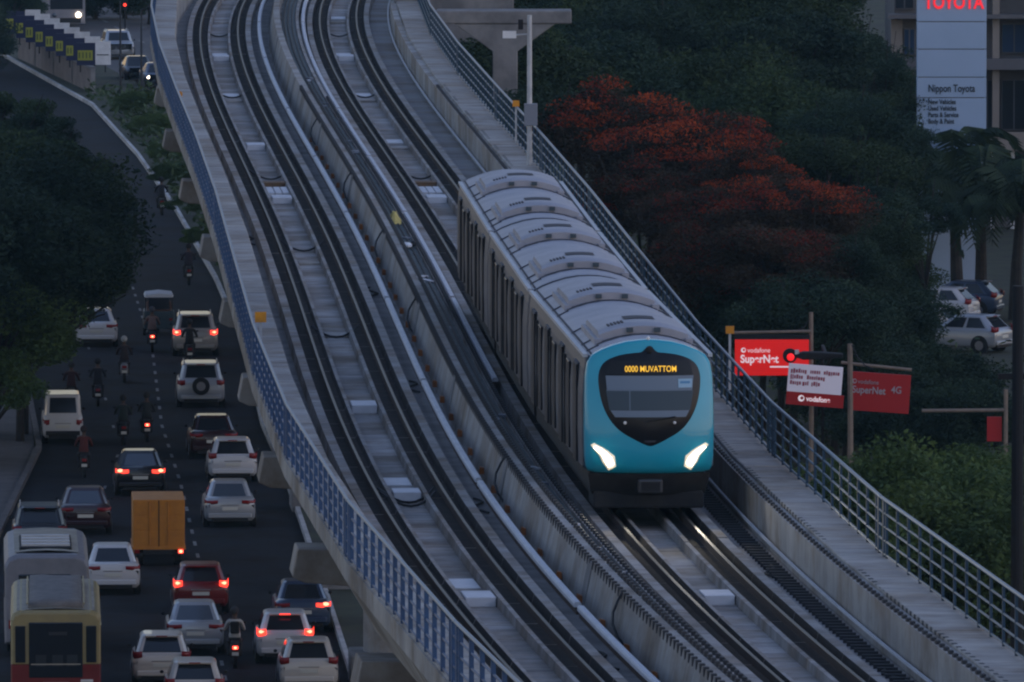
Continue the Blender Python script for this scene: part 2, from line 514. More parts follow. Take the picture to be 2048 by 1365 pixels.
# markers on the railings
def marker(name, label, p, w, shape, hpost):
    o = empty(name, p, 0, label, 'marker sign', 'small yellow signs on the viaduct railings')
    if shape == 'round':
        mb = MB().cyl((0, -.02, hpost), (0, .02, hpost), w / 2, 16)
    else:
        mb = MB().box(-w / 2, w / 2, -.02, .02, hpost - w * .46, hpost + w * .46)
    mb.build('plate', M['yellow'], o)
    MB().box(-.03, .03, .02, .07, 0, hpost + w * .3).build('post', M['galv'], o)
    return o
def on_edge(px, py, t, z):
    """point of the edge line seen at photo column px"""
    best = min(frange(YN, YF, .5), key=lambda y: abs((lambda q: CX + q.x / q.y * FPX)(CT(y, t, z)) - px) + 0 * py)
    return CT(best, t, z)
p = at(538, 697, ZR + 1.5); marker('marker_sign', 'square amber sign on the left railing, beside the brake lit traffic', CT(at(538, 733, ZR + .7).y, -2.50, .7), .28, 'sq', 1.22)
p = at(372, 225, ZR + .7); marker('marker_sign', 'round orange disc on the far part of the left railing', CT(p.y, -2.5, .7), .24, 'round', .62)
p = at(1441, 663, ZR + 2.0); marker('marker_sign', 'dull yellow square sign on the right railing behind the train cab', CT(p.y - 2, 8.5, .7), .20, 'sq', 1.45)
p = at(1031, 215, ZR + 1.9); marker('marker_sign', 'yellow plate on the right railing beside the tall grey pole', CT(p.y, 8.1, .7), .22, 'sq', 1.30)

M['bracket2'] = mat('cabinet', (.20, .22, .26), .6)
# tall pole with boxes on the right edge
P0 = CT(371, 7.92, .70)
pole = empty('signal_pole', P0, 0, 'tall grey pole with cabinet and small white plate on the right viaduct edge', 'pole')
MB().cyl((0, 0, 0), (0, 0, 4.75), .085, 10, r1=.075).build('shaft', M['galv'], pole)
MB().box(-.17, .25, -.16, .16, 1.25, 1.95).build('cabinet', M['bracket2'], pole, bevel=.02)
MB().box(-.85, -.42, -.03, .03, 4.02, 4.25).build('plate', M['white'], pole)
MB().tube([(0, 0, 4.15), (-.44, 0, 4.12)], .03, 6).build('arm', M['galv'], pole)
MB().box(-.36, -.2, -.2, 0, 4.3, 4.62).build('camera_housing', M['dark'], pole, bevel=.02)

# things left lying on the middle walkway
yc = at(788, 446, ZR + .2)
mb = MB()
rings = []
for k in range(6):
    ph = k / 5
    rings.append([(.22 * (1 - ph * .75) * math.cos(a * PI / 6) * (1 + .18 * math.sin(a * 2.3 + k)), .5 * (1 - ph * .7) * math.sin(a * PI / 6), .34 * ph + .04 * math.sin(a * 1.7)) for a in range(12)])
o = mb.loft(rings).build('cloth_bundle', mat('yellow_cloth', (.62, .52, .20), .9, (.50, .40, .12), 6.0, coords='obj'), None, PT(yc.y, 2.86, .18), PH(yc.y), smooth=False)
tag(o, 'crumpled yellow cloth left on the middle walkway between the tracks', 'cloth')
yc = at(822, 495, ZR + .2)
o = empty('white_sack', PT(yc.y, 2.9, .18), PH(yc.y), 'white and black bundle of packing left on the middle walkway', 'bundle')
MB().ball((-.08, 0, .07), .17, .5, .09, 9, 5).build('sack', M['white'], o)
MB().ball((.14, .5, .08), .09, .35, .09, 8, 5).build('wrapping', M['dark'], o)
MB().ball((-.16, .75, .05), .1, .3, .07, 8, 5).build('wrapping', M['dark'], o)

db = MB()
for k in range(46):
    y = 205 + 230 * R.random() ** 1.4
    p = PT(y, R.uniform(2.6, 3.05), .17)
    w, l = R.uniform(.03, .11), R.uniform(.08, .45)
    db.box(-w, w, -l, l, 0, R.uniform(.02, .07), 0 if R.random() < .6 else 1, Matrix.Translation(p) @ Matrix.Rotation(R.uniform(-.7, .7), 4, 'Z'))
o = db.build('debris', [M['bracket2'], M['cover']]); tag(o, kind='stuff')
for Y0, t0, sgn in ((296, 1.45, 1), (262, 1.5, 1), (228, 1.45, 1), (330, 1.45, -1), (352, -1.5, 1), (281, -1.5, 1), (246, 6.6, 1), (224, 6.7, -1)):      # slack cables on the channel floors
    pts = [PT(Y0 - q * .45, t0 + sgn * .16 * math.sin(q * .9), -.30) for q in range(9)]
    child(MB().tube(pts, .028, 5).build('slack_cable', M['cable']), via)

# ------------------------------------------------------------------ train
M['steel'] = mat('car_side', (.066, .080, .108), .5, (.095, .11, .14), .8, metal=.3, spec=.3, coords='obj', stretch=(1, .4, 3))
M['roof'] = mat('car_roof', (.30, .305, .345), .55, (.38, .38, .42), 1.1, spec=.5, coords='obj', bump=.06, bscale=3)
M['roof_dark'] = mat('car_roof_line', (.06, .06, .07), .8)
M['teal'] = mat('teal', (.010, .345, .47), .3, (.012, .375, .51), 1.0, spec=.55, coat=.5, coords='obj')
M['black_gloss'] = mat('black_gloss', (.008, .009, .012), .3, spec=.3)
M['glass_dark'] = mat('glass_dark', (.020, .024, .032), .4, spec=.2)
M['cab_in_sky'] = mat('cab_interior_sky', (.16, .21, .27), .6)  # grey-blue paints the cab wall and the sky reflected in the glass
M['cab_in_sky2'] = mat('cab_interior_low', (.055, .08, .10), .7)
M['lamp_white'] = mat('lamp_white', (1, 1, 1), .4, emit=(1.0, .90, .72), es=3.0)
M['led'] = mat('led_amber', (.3, .15, .01), .5, emit=(1.0, .55, .05), es=.55)
M['under'] = mat('underframe', (.014, .014, .016), .85, (.03, .028, .028), 3.0, coords='obj')

TT = 4.87
train = empty('metro_train', PT(254, TT, 0), 0, 'three car metro train with turquoise cab front and lit headlights', 'train')
CARL, PITCHL = 20.7, 21.15
SECT = [(-1.30, .92), (-1.43, 1.02), (-1.45, 1.8), (-1.445, 2.6), (-1.41, 3.15), (-1.375, 3.36), (-1.30, 3.45), (-1.10, 3.56), (-.85, 3.66), (-.55, 3.75), (-.25, 3.80), (0, 3.81)]
SECT = SECT + [(-x, z) for x, z in SECT[::-1][1:]]
def carriage(k):
    Y0 = 254 + k * PITCHL
    p0, p1 = PT(Y0, TT), PT(Y0 + CARL, TT)
    hd = -math.atan2((p1 - p0).x, (p1 - p0).y)
    mb = MB()
    y0 = .75 if k == 0 else .12
    mb.loft([[(x * s, y, 3.0 + (z - 3.0) * s2) for x, z in SECT] for y, s, s2 in ((y0, .985, .985), (y0 + .10, 1, 1), (CARL - .1, 1, 1), (CARL, .985, .985))])
    n = len(SECT)
    for i, fidx in enumerate(mb.f):
        mb.m[i] = 1 if (i % n) in range(6, n - 8) else 0
    body = mb.build('carriage', [M['steel'], M['roof']], train, p0 - Vector(train.location), hd)
    # gutters
    for sx in (-1, 1):
        MB().box(sx * 1.36 - .05, sx * 1.36 + .05, y0 + .05, CARL - .05, 3.40, 3.475).build('gutter', M['galv'], body)
        MB().box(sx * 1.24 - .02, sx * 1.24 + .02, y0 + .05, CARL - .05, 3.46, 3.50).build('gutter', M['roof_dark'], body)
    # doors and windows
    xs = [2.7 + 5.15 * i for i in range(4)]
    for sx in (-1, 1):
        for yc in xs:
            mbd = MB().box(-.03, .012, -.55, .55, 1.02, 3.14)
            d = mbd.build('door', M['glass_dark'], body, (sx * 1.452, yc, 0))
            MB().box(-.02, .020, -.03, .03, 1.08, 3.12).build('door_seam', M['under'], d)
            MB().box(-.02, .05, -.62, .62, 3.15, 3.19).build('door_sill', M['steel'], body, (sx * 1.44, yc, 0))
        for i in range(3):
            yc = (xs[i] + xs[i + 1]) / 2
            MB().box(-.03, .012, -.50, .50, 1.10, 3.02).build('window', M['glass_dark'], body, (sx * 1.450, yc, 0), bevel=.03)
            MB().box(-.03, .012, -.10, .10, 1.05, 3.05).build('panel_joint', M['under'], body, (sx * 1.446, yc + 1.28, 0))
    # roof units
    def arc(x, up=0.0):
        return 3.81 - .36 * (abs(x) / 1.3) ** 2.1 + up
    for j, (ya, ye) in enumerate(((2.2, 6.6), (12.7, 17.1))):
        rings = []
        xsn = [-.98 + 1.96 * i / 14 for i in range(15)]
        for y, ins, up in ((ya, 0, -.05), (ya, 0, .17), (ya + .40, 0, .235), (ye - .4, 0, .22), (ye, .0, .14), (ye, .0, -.05)):
            rings.append([(x * (1 - ins), y, arc(x, up)) for x in xsn])
        mb = MB(); mb.loft(rings, 0, closed=False)
        for side in (0, 14):
            vs = [r[side] for r in rings]
            mb.add(vs, [tuple(range(len(vs)))])
        u = mb.build('roof_unit', M['roof'], body)
        # front vents, fan grille, feet
        for i in range(5):
            x = -.75 + i * .075
            MB().box(x, x + .045, ya + .55 if j else ya + .45, ya + 1.0, arc(x, .225), arc(x, .262)).build('vent', M['roof_dark'], u)
        xs3 = [-.34 + .68 * i / 6 for i in range(7)]
        MB().loft([[(x, y, arc(x, .246)) for x in xs3] for y in (ya + 1.3, ya + 2.2)], closed=False).build('fan_grille', M['roof_dark'], u)
        for x in (-.30, .30):
            MB().box(x - .07, x + .07, ya - .06, ya + .02, arc(x, .05), arc(x, .15)).build('latch', M['cab_in_sky2'], u)
        xw = [-1.05 + 2.1 * i / 14 for i in range(15)]
        MB().loft([[(x, y, arc(x, .012)) for x in xw] for y in (ya - .34, ya - .02)], closed=False).build('painted_shadow', M['roof_dark'], body)  # dark strip paints the shadow under the unit's front edge
        for x in (-1.0, 1.0):
            MB().box(x - .08, x + .08, ya - .12, ye + .1, arc(x, -.05), arc(x, .10)).build('side_rail', M['roof'], u)
        for yy in (ya - .6, ya + 1.2, ye + .3):
            for sx in (-1, 1):
                pts = [(sx * (1.02 + .26 * q / 4), yy, arc(1.02 + .26 * q / 4, .012)) for q in range(5)]
                MB().tube(pts, .022, 4).build('roof_seam', M['roof_dark'], body)
    # underframe, bogies
    MB().box(-1.25, 1.25, y0 + .3, CARL - .3, .45, .96).build('underframe', M['under'], body)
    for yb in (3.4, CARL - 3.6):
        bo = MB().box(-1.05, 1.05, yb - 1.6, yb + 1.6, .25, .62).build('bogie', M['under'], body)
        for yy in (-1.05, 1.05):
            for sx in (-1, 1):
                MB().cyl((sx * .72 - .06, yb + yy, .42), (sx * .72 + .06, yb + yy, .42), .42, 18).build('wheel', M['rail_side'], body)
    if k < 2:
        MB().loft([[(x * .93, y, .95 + (z - .95) * .965) for x, z in SECT] for y in (CARL - .05, CARL + .62)]).build('gangway', M['dark'], body)
    return body
cars = [carriage(k) for k in range(3)]

# cab front
cab = cars[0]
OUT = [(0, .90), (.7, .90), (1.15, .91), (1.36, .97), (1.40, 1.3), (1.41, 1.9), (1.405, 2.5), (1.39, 3.0), (1.345, 3.30), (1.24, 3.47), (1.05, 3.58), (.80, 3.68), (.5, 3.765), (.2, 3.80), (0, 3.81)]
OUT = OUT + [(-x, z) for x, z in OUT[::-1][1:-1]]
WIN = [(0, 1.51), (.14, 1.56), (.34, 1.66), (.66, 1.84), (.86, 2.06), (1.00, 2.32), (1.08, 2.60), (1.115, 2.88), (1.11, 3.08), (1.04, 3.27), (.88, 3.40), (.62, 3.49), (.34, 3.53), (.16, 3.54), (.10, 3.62), (0, 3.66)]
WIN = WIN + [(-x, z) for x, z in WIN[::-1][1:-1]]
def chaikin(p, n=2):
    for _ in range(n):
        q = []
        for a, b in zip(p, p[1:] + p[:1]):
            q += [(a[0] * .75 + b[0] * .25, a[1] * .75 + b[1] * .25), (a[0] * .25 + b[0] * .75, a[1] * .25 + b[1] * .75)]
        p = q
    return p
WIN = chaikin(WIN)
CEN = (0.0, 2.55)
def raycast(poly, a):
    d = (math.sin(a), math.cos(a)); best = None
    for (x0, z0), (x1, z1) in zip(poly, poly[1:] + poly[:1]):
        ex, ez = x1 - x0, z1 - z0
        den = d[0] * ez - d[1] * ex
        if abs(den) < 1e-9: continue
        t = ((x0 - CEN[0]) * ez - (z0 - CEN[1]) * ex) / den
        u = ((x0 - CEN[0]) * d[1] - (z0 - CEN[1]) * d[0]) / den
        if t > 0 and -1e-6 <= u <= 1 + 1e-6 and (best is None or t > best): best = t
    return (CEN[0] + d[0] * best, CEN[1] + d[1] * best)
NA = 144
AN = [2 * PI * i / NA + 1e-4 for i in range(NA)]
oo = [raycast(OUT, a) for a in AN]
ww = [raycast(WIN, a) for a in AN]
def face_y(x, z):
    """nose surface: bulges to the front in the middle, leans back at the top"""
    b = .34 * (1 - (abs(x) / 1.45) ** 2.2)
    lean = .42 * max(0.0, (z - 1.7) / 2.1) ** 1.5
    low = .16 * max(0.0, (1.35 - z) / .45) ** 2
    return .30 - b + lean + low
rings = [[(x, .78, z) for x, z in oo]]
rings.append([(x, max(face_y(x, z) + .10, .2), z) for x, z in oo])
for q in (0.05, .25, .5, .75, 1.0):
    r = []
    for (x0, z0), (x1, z1) in zip(oo, ww):
        x, z = x0 + (x1 - x0) * q, z0 + (z1 - z0) * q
        r.append((x, face_y(x, z), z))
    rings.append(r)
MB().loft(rings, caps=False).build('cab_front', M['teal'], cab, smooth=True)
rings = []
for q in (0, .02, .5, 1.0):
    rings.append([((x - CEN[0]) * (1 - q) + CEN[0], face_y((x - CEN[0]) * (1 - q), (z - CEN[1]) * (1 - q) + CEN[1]) + (.0 if q == 0 else -.012), (z - CEN[1]) * (1 - q) + CEN[1]) for x, z in ww])
MB().loft(rings, caps=False).build('cab_mask', M['black_gloss'], cab, smooth=True)
def panel(name, m, corners, lift=-.02, nx=8, nz=3, thick=.008):
    """patch lying on the nose surface; corners: (xl,xr) at bottom, (xl,xr) at top, z0, z1"""
    (b0, b1), (t0, t1), z0, z1 = corners
    rings = []
    for i in range(nz + 1):
        v = i / nz; z = z0 + (z1 - z0) * v
        xl, xr = b0 + (t0 - b0) * v, b1 + (t1 - b1) * v
        rings.append([(xl + (xr - xl) * j / nx, face_y(xl + (xr - xl) * j / nx, z) + lift, z) for j in range(nx + 1)])
    return MB().loft(rings, closed=False).build(name, m, cab, smooth=True)
panel('windscreen', M['cab_in_sky'], ((-.93, .93), (-.955, .96), 2.74, 3.04), -.016)
panel('windscreen', M['cab_in_sky2'], ((-.88, .88), (-.95, .95), 2.30, 2.715), -.016)
panel('dashboard', M['cab_in_sky'], ((-.76, .78), (-.86, .86), 2.15, 2.295), -.018)
panel('window_bar', M['cab_in_sky'], ((-.45, -.43), (-.45, -.43), 2.30, 2.72), -.020, 1)
panel('window_bar', M['cab_in_sky'], ((-.94, .93), (-.94, .93), 2.716, 2.738), -.020)
panel('notice', mat('notice', (.30, .48, .62), .5), ((.62, .92), (.62, .93), 2.78, 2.97), -.024, 3)
panel('notice_line', mat('notice_line', (.08, .25, .45), .5), ((.66, .88), (.66, .88), 2.87, 2.92), -.028, 3)
panel('display', M['black_gloss'], ((-.95, .95), (-.86, .86), 3.07, 3.36), -.015)
tc = bpy.data.curves.new('destination', 'FONT')
tc.body = '0000 MUVATTOM'
tc.size = .185; tc.extrude = .004; tc.align_x = 'CENTER'
tc.offset = .001
tc.materials.append(M['led'])
to = bpy.data.objects.new('destination', tc); C.objects.link(to)
to.parent = cab
to.location = (.02, face_y(0, 3.2) - .06, 3.13)
to.rotation_euler = (math.radians(90 - 12), 0, 0)
to.scale = (.78, 1, 1)
# wipers, small marks, marker lamp, camera
MB().tube([(-.1, face_y(-.1, 2.0) - .04, 2.06), (.55, face_y(.5, 2.1) - .05, 2.16)], .018, 5).build('wiper', M['dark'], cab)
for x in (-.55, .53):
    MB().ball((x, face_y(x, 2.03) - .03, 2.03), .035, .03, .035, 8, 5).build('marker_lamp', M['white'], cab)
panel('badge', M['bracket'], ((-.10, .10), (-.13, .13), 1.60, 1.65), -.02, 3)
MB().ball((0, face_y(0, 3.6) - .03, 3.6), .085, .06, .085, 12, 6).build('camera', M['under'], cab)
MB().ball((-.02, face_y(0, 3.8) + .03, 3.84), .04, .04, .05, 8, 5).build('roof_lamp', M['white'], cab)
# headlights: bent bars wrapping the lower corners
M['halo_bezel'] = mat('lamp_halo_bezel', (.62, .58, .50), .35, emit=(1, .82, .55), es=.34)  # warm emission paints the headlight's halo onto this rim
for sx in (-1, 1):
    pts = [(1.20, 1.50), (1.10, 1.44), (1.00, 1.36), (.90, 1.23), (.84, 1.10)]
    wid = [.04, .062, .072, .11, .09]
    rings = []
    for (x, z), w in zip(pts, wid):
        y = face_y(x, z)
        dx, dz = .76, -.65
        rings.append([(sx * (x - dx * w), y - .03, z - dz * w * .7), (sx * (x - dx * w * .6), y - .095, z - dz * w * .4), (sx * (x + dx * w * .6), y - .095, z + dz * w * .4), (sx * (x + dx * w), y - .03, z + dz * w * .7)])
    hl = MB().loft(rings).build('headlight', M['lamp_white'], cab, smooth=True)
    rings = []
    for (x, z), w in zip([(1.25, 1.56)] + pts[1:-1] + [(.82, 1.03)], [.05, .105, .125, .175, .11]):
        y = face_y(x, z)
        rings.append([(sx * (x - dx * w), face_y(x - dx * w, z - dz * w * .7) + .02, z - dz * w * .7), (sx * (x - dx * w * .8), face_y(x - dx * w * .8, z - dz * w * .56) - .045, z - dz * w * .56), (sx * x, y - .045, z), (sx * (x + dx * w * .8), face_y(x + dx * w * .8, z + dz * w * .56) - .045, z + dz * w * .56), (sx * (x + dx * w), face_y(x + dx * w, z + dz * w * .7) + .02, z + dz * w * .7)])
    MB().loft(rings, closed=False).build('halo_bezel', M['halo_bezel'], cab, smooth=True)
for sx in (-1, 1):
    ld = bpy.data.lights.new('headlight_beam', 'SPOT'); ld.energy = 110; ld.spot_size = math.radians(46); ld.spot_blend = .6; ld.color = (1, .9, .72); ld.shadow_soft_size = .12
    lo = bpy.data.objects.new('headlight_beam', ld); C.objects.link(lo); lo.parent = cab
    lo.location = (sx * .95, face_y(.95, 1.3) - .16, 1.28); lo.rotation_euler = (math.radians(90 - 5), 0, PI)
# apron, coupler, obstacle plate
MB().loft([[(x, y, z) for x in (-1, 1) for y, z in ((0, 0),)] for _ in ()]) if False else None
mb = MB()
mb.loft([[(x * s, y0 - .34 * (1 - (abs(x) / 1.4) ** 2) * f, z) for x in [-1.36 + 2.72 * i / 12 for i in range(13)]] for z, s, f, y0 in ((.91, .98, .85, .42), (.62, .94, .8, .55), (.42, .9, .7, .7))], closed=False)
mb.build('apron', M['under'], cab, smooth=True)
MB().box(-1.2, 1.2, .5, 2.2, .12, .5).build('obstacle_plate', M['under'], cab, bevel=.05)
cp = MB().box(-.27, .27, -.12, .75, .50, .80).build('coupler', mat('coupler', (.06, .06, .065), .5, metal=.5), cab, bevel=.04)
MB().box(-.20, .20, -.135, -.115, .55, .75).build('coupler_face', M['dark'], cp)

# ------------------------------------------------------------------ vehicles
M['glass'] = mat('car_glass', (.018, .022, .028), .07, spec=.6)
M['glass_pale'] = mat('car_glass_pale', (.07, .09, .12), .10, spec=.7)
M['tyre'] = mat('tyre', (.012, .012, .012), .9)
M['rim'] = mat('rim', (.25, .25, .27), .4, metal=.7)
M['trim'] = mat('trim', (.014, .014, .015), .7)
M['lamp_red'] = mat('lamp_red', (.22, .012, .014), .25)
M['lamp_lit'] = mat('lamp_lit', (.5, .03, .02), .4, emit=(1.0, .045, .025), es=1.3)
M['lamp_core'] = mat('lamp_core', (.9, .2, .1), .4, emit=(1.0, .26, .14), es=2.2)
M['lamp_head'] = mat('lamp_head', (1, .9, .8), .4, emit=(1.0, .80, .58), es=5.0)
M['plate'] = mat('plate', (.55, .54, .48), .6)
M['plate_y'] = mat('plate_yellow', (.55, .38, .06), .6)
M['skin'] = mat('skin', (.085, .05, .035), .8)
def paint(name, c, metal=0.0):
    return mat('paint_' + name, c, .32, spec=.5, coat=.5, metal=metal)
P = {'white': paint('white', (.54, .54, .55)), 'silver': paint('silver', (.38, .40, .43), .35), 'black': paint('black', (.010, .010, .012)),
     'maroon': paint('maroon', (.028, .008, .011)), 'red': paint('red', (.15, .012, .012)), 'grey': paint('grey', (.10, .105, .12), .3),
     'beige': paint('beige', (.30, .29, .27), .3), 'blue': paint('blue', (.05, .075, .13), .3), 'cream': paint('cream', (.54, .50, .45))}
_tmpl = {}
KINDS = {  # L, half width, belt z, roof z, half width at roof, y of greenhouse foot rear, roof rear, roof front, foot front (from the rear bumper), boot height at the tail
    'hatch': (3.85, .86, .98, 1.49, .60, .10, .62, 2.05, 2.85, 1.00),
    'sedan': (4.35, .865, .95, 1.46, .58, .72, 1.45, 2.65, 3.40, 1.02),
    'suv':   (4.15, .90, 1.10, 1.66, .68, .08, .42, 2.45, 3.05, 1.10),
    'van':   (3.45, .74, 1.08, 1.80, .62, .05, .25, 2.60, 3.10, 1.08)}
def ring(hw, z0, z1, y, top=.80, z1c=None):
    return [(-hw * .86, y, z0), (-hw * .98, y, z0 + .10), (-hw, y, z0 + .32), (-hw * .99, y, z1 - .22), (-hw * .955, y, z1 - .07), (-hw * top, y, z1),
            (hw * top, y, z1), (hw * .955, y, z1 - .07), (hw * .99, y, z1 - .22), (hw, y, z0 + .32), (hw * .98, y, z0 + .10), (hw * .86, y, z0)]
def car_template(kind, spare=False):
    k = (kind, spare)
    if k in _tmpl: return _tmpl[k]
    L, hw, zb, zr, hr, g0, g1, g2, g3, zt = KINDS[kind]
    A, B = M['trim'], M['glass']
    root = bpy.data.objects.new('car_master', None)      # never linked: only a source for copies
    parts = []
    def keep(o, role):
        C.objects.unlink(o)
        parts.append((o, role)); return o
    # body
    if kind == 'sedan': prof = [(0, .80, .48, .86, .74), (.05, .93, .34, .99, .76), (.16, .975, .24, zt, .80), (.6, 1, .2, zt, .82), (g0 + .4, 1, .2, zb + .02, .84), (g3, 1, .2, zb - .02, .84), (L - .5, .96, .22, .80, .80), (L - .12, .88, .3, .70, .74), (L, .74, .42, .60, .7)]
    else: prof = [(0, .84, .46, zb - .12, .82), (.05, .95, .34, zb - .03, .84), (.16, .985, .25, zb, .86), (.6, 1, .2, zb, .88), (g3 - .1, 1, .2, zb - .03, .86), (g3 + .25, .98, .2, zb - .12, .84), (L - .12, .90, .3, .74, .78), (L, .76, .42, .62, .7)]
    mb = MB()
    mb.loft([ring(hw * s, z0, z1, y, tp) for y, s, z0, z1, tp in prof])
    keep(mb.build('body', A, None, smooth=True, bevel=.02), 'paint')
    # cabin
    hb = hw * .90
    def gring(y, hwb, z): return [(-hwb, y, z), (hwb, y, z)]
    mb = MB()
    lo = [(-hb * .88, g0, zb - .05), (hb * .88, g0, zb - .05), (hb, g0 + .25, zb - .05), (hb, g3 - .3, zb - .05), (hb * .86, g3, zb - .05), (-hb * .86, g3, zb - .05), (-hb, g3 - .3, zb - .05), (-hb, g0 + .25, zb - .05)]
    hi = [(-hr * .86, g1, zr - .05), (hr * .86, g1, zr - .05), (hr, g1 + .2, zr - .04), (hr, g2 - .2, zr - .04), (hr * .86, g2, zr - .07), (-hr * .86, g2, zr - .07), (-hr, g2 - .2, zr - .04), (-hr, g1 + .2, zr - .04)]
    top = [(x * .86, g1 + (y - g1) * .86 + .1, zr) for x, y, z in hi]
    mb.loft([lo, hi, top])
    keep(mb.build('cabin', A, None, smooth=False, bevel=.035, segs=3), 'paint')
    lo_, hi_ = [Vector(p) for p in lo], [Vector(p) for p in hi]
    def win(name, a, b, c, d, push, m=.10, mu=.10, ml=.1):
        """pane inside the quad a,b (low) c,d (high above b,a)"""
        q = []
        for u, v in ((m, ml), (1 - m, ml), (1 - m, 1 - mu), (m, 1 - mu)):
            p = (a * (1 - u) + b * u) * (1 - v) + (d * (1 - u) + c * u) * v
            q.append(p)
        nrm = (q[1] - q[0]).cross(q[3] - q[0]).normalized()
        if nrm.dot(Vector(push)) < 0: nrm = -nrm
        mbw = MB(); mbw.loft([[p - nrm * .03 for p in q], [p + nrm * .012 for p in q]])
        return mbw.build(name, B, None, bevel=.008, segs=1)
    keep(win('rear_window', lo_[0], lo_[1], hi_[1], hi_[0], (0, -1, 0), .07, .08, .16), 'glass')
    keep(win('windscreen', lo_[5], lo_[4], hi_[4], hi_[5], (0, 1, 0), .05, .06, .1), 'glass')
    for s, (a, b) in ((1, (2, 3)), (-1, (7, 6))):
        for u0, u1 in ((.03, .48), (.52, .97)):
            a2, b2 = lo_[a].lerp(lo_[b], u0), lo_[a].lerp(lo_[b], u1)
            c2, d2 = hi_[a].lerp(hi_[b], u1), hi_[a].lerp(hi_[b], u0)
            keep(win('side_window', a2, b2, c2, d2, (s, 0, 0), .03, .10, .14), 'glass')
    # lamps, plate, bumper
    zl = .86 if kind == 'sedan' else (.95 if kind != 'van' else .80)
    for s in (-1, 1):
        vs = []
        for yy in (.0, 1):
            pass
        x0, x1 = (hw * .46, hw * .90) if kind == 'sedan' else (hw * .66, hw * .93)
        h = .075 if kind == 'sedan' else .115
        r1 = [(s * x0, -.005, zl - h * .55), (s * (x0 + x1) / 2, -.012, zl - h * .8), (s * x1, .06, zl - h), (s * (hw * .985), .20, zl - h * .5)]
        r2 = [(x, y - .012, z + 2 * h * (.75 + .08 * i)) for i, (x, y, z) in enumerate(r1)]
        mbl = MB(); mbl.loft([[(x, y + .06, z) for x, y, z in r1], r1, [(x, y - .02, (z + z2) / 2) for (x, y, z), (_, _, z2) in zip(r1, r2)], r2, [(x, y + .06, z) for x, y, z in r2]], closed=False)
        keep(mbl.build('tail_lamp', A, None, smooth=True), 'tail')
        mbh = MB().ball((s * hw * .70, L - .10, .72), .17, .10, .09, 10, 6)
        keep(mbh.build('headlamp', A, None), 'head')
        mm = MB().ball((s * (hw + .05), g3 - .35, zb + .02), .06, .04, .05, 8, 5)
        keep(mm.build('mirror', A, None), 'trim')
    keep(MB().box(-hw * .84, hw * .84, -.035, .12, .34, .50).build('bumper', A, None, bevel=.03), 'bumper')
    keep(MB().box(-hw * .70, hw * .70, .02, .3, .22, .345).build('valance', A, None, bevel=.02), 'trim')
    keep(MB().box(-.26, .26, -.022, .0, .60, .71).build('number_plate', A, None), 'plate')
    keep(MB().box(-.30, .30, -.008, .012, .755, .785).build('chrome_strip', A, None), 'chrome')
    if kind in ('hatch', 'suv'):
        keep(MB().box(-hr * .80, hr * .80, g1 - .17, g1 + .12, zr - .055, zr - .015).build('roof_spoiler', A, None, bevel=.015), 'paint')
        keep(MB().box(-.16, .16, g1 - .185, g1 - .168, zr - .052, zr - .020).build('high_brake_lamp', A, None), 'brake')
    if kind == 'suv':
        for s in (-1, 1):
            keep(MB().tube([(s * hr * .92, g1 + .2, zr - .01), (s * hr * .92, g1 + .3, zr + .05), (s * hr * .92, g2 - .2, zr + .05), (s * hr * .92, g2 - .1, zr - .01)], .022, 6).build('roof_bar', A, None), 'chrome')
    if spare:
        keep(MB().cyl((0, -.20, .84), (0, -.01, .84), .33, 24).build('spare_wheel', A, None, bevel=.03), 'tyre')
        keep(MB().cyl((0, -.215, .84), (0, -.20, .84), .17, 18).build('spare_cover', A, None), 'rim')
    for yy in (.72, L - .78):
        for s in (-1, 1):
            keep(MB().cyl((s * (hw - .20), yy, .31), (s * (hw + .012), yy, .31), .31, 20).build('wheel', A, None, bevel=.02), 'tyre')
            keep(MB().cyl((s * (hw + .005), yy, .31), (s * (hw + .022), yy, .31), .19, 14).build('rim', A, None), 'rim')
            keep(MB().cyl((s * (hw - .1), yy, .33), (s * (hw + .004), yy, .33), .385, 20).build('wheel_arch', A, None), 'trim')
    _tmpl[k] = (L, parts)
    return _tmpl[k]
def link_mat(o, m):
    o.material_slots[0].link = 'OBJECT'
    o.material_slots[0].material = m
def make_car(kind, col, label, cat, loc, rz, lit=False, name=None, group='vehicles on the road below the viaduct', glass='glass', spare=False, brake=False, heads=False, plate='plate', one=False):
    L, parts = car_template(kind, spare)
    root = empty(name or {'hatch': 'hatchback_car', 'sedan': 'sedan_car', 'suv': 'suv_car', 'van': 'minivan'}[kind], loc, rz, label, cat, group)
    role = {'paint': P[col], 'glass': M[glass], 'tail': M['lamp_lit'] if lit else M['lamp_red'], 'head': M['lamp_head'] if heads else M['glass_pale'], 'bumper': P[col], 'trim': M['trim'],
            'plate': M[plate], 'chrome': M['rim'], 'tyre': M['tyre'], 'rim': M['rim'], 'brake': M['lamp_lit'] if brake else M['lamp_red']}
    if kind in ('van',): role['bumper'] = M['trim']
    tails = 0
    for src, r in parts:
        o = src.copy(); C.objects.link(o); o.parent = root
        o.name = src.name.split('.')[0]
        m = role[r]
        if r == 'tail' and one:
            m = M['lamp_lit'] if tails == 1 else M['lamp_red']; tails += 1
        elif r == 'tail': tails += 1
        link_mat(o, m)
        if r == 'tail' and m is M['lamp_lit']:
            co = MB().ball(((-1 if tails == 1 else 1) * KINDS[kind][1] * .80, .01, (.90 if kind == 'sedan' else .98)), .10, .05, .055, 8, 5).build('bulb', M['lamp_core'], o)
    return root
def road_dx(Y): return (KR(Y + 10) - KR(Y - 10)) / 20
_ky = [200, 300, 340, 374, 407, 432, 472, 510, 558, 602, 649, 705, 800, 950]
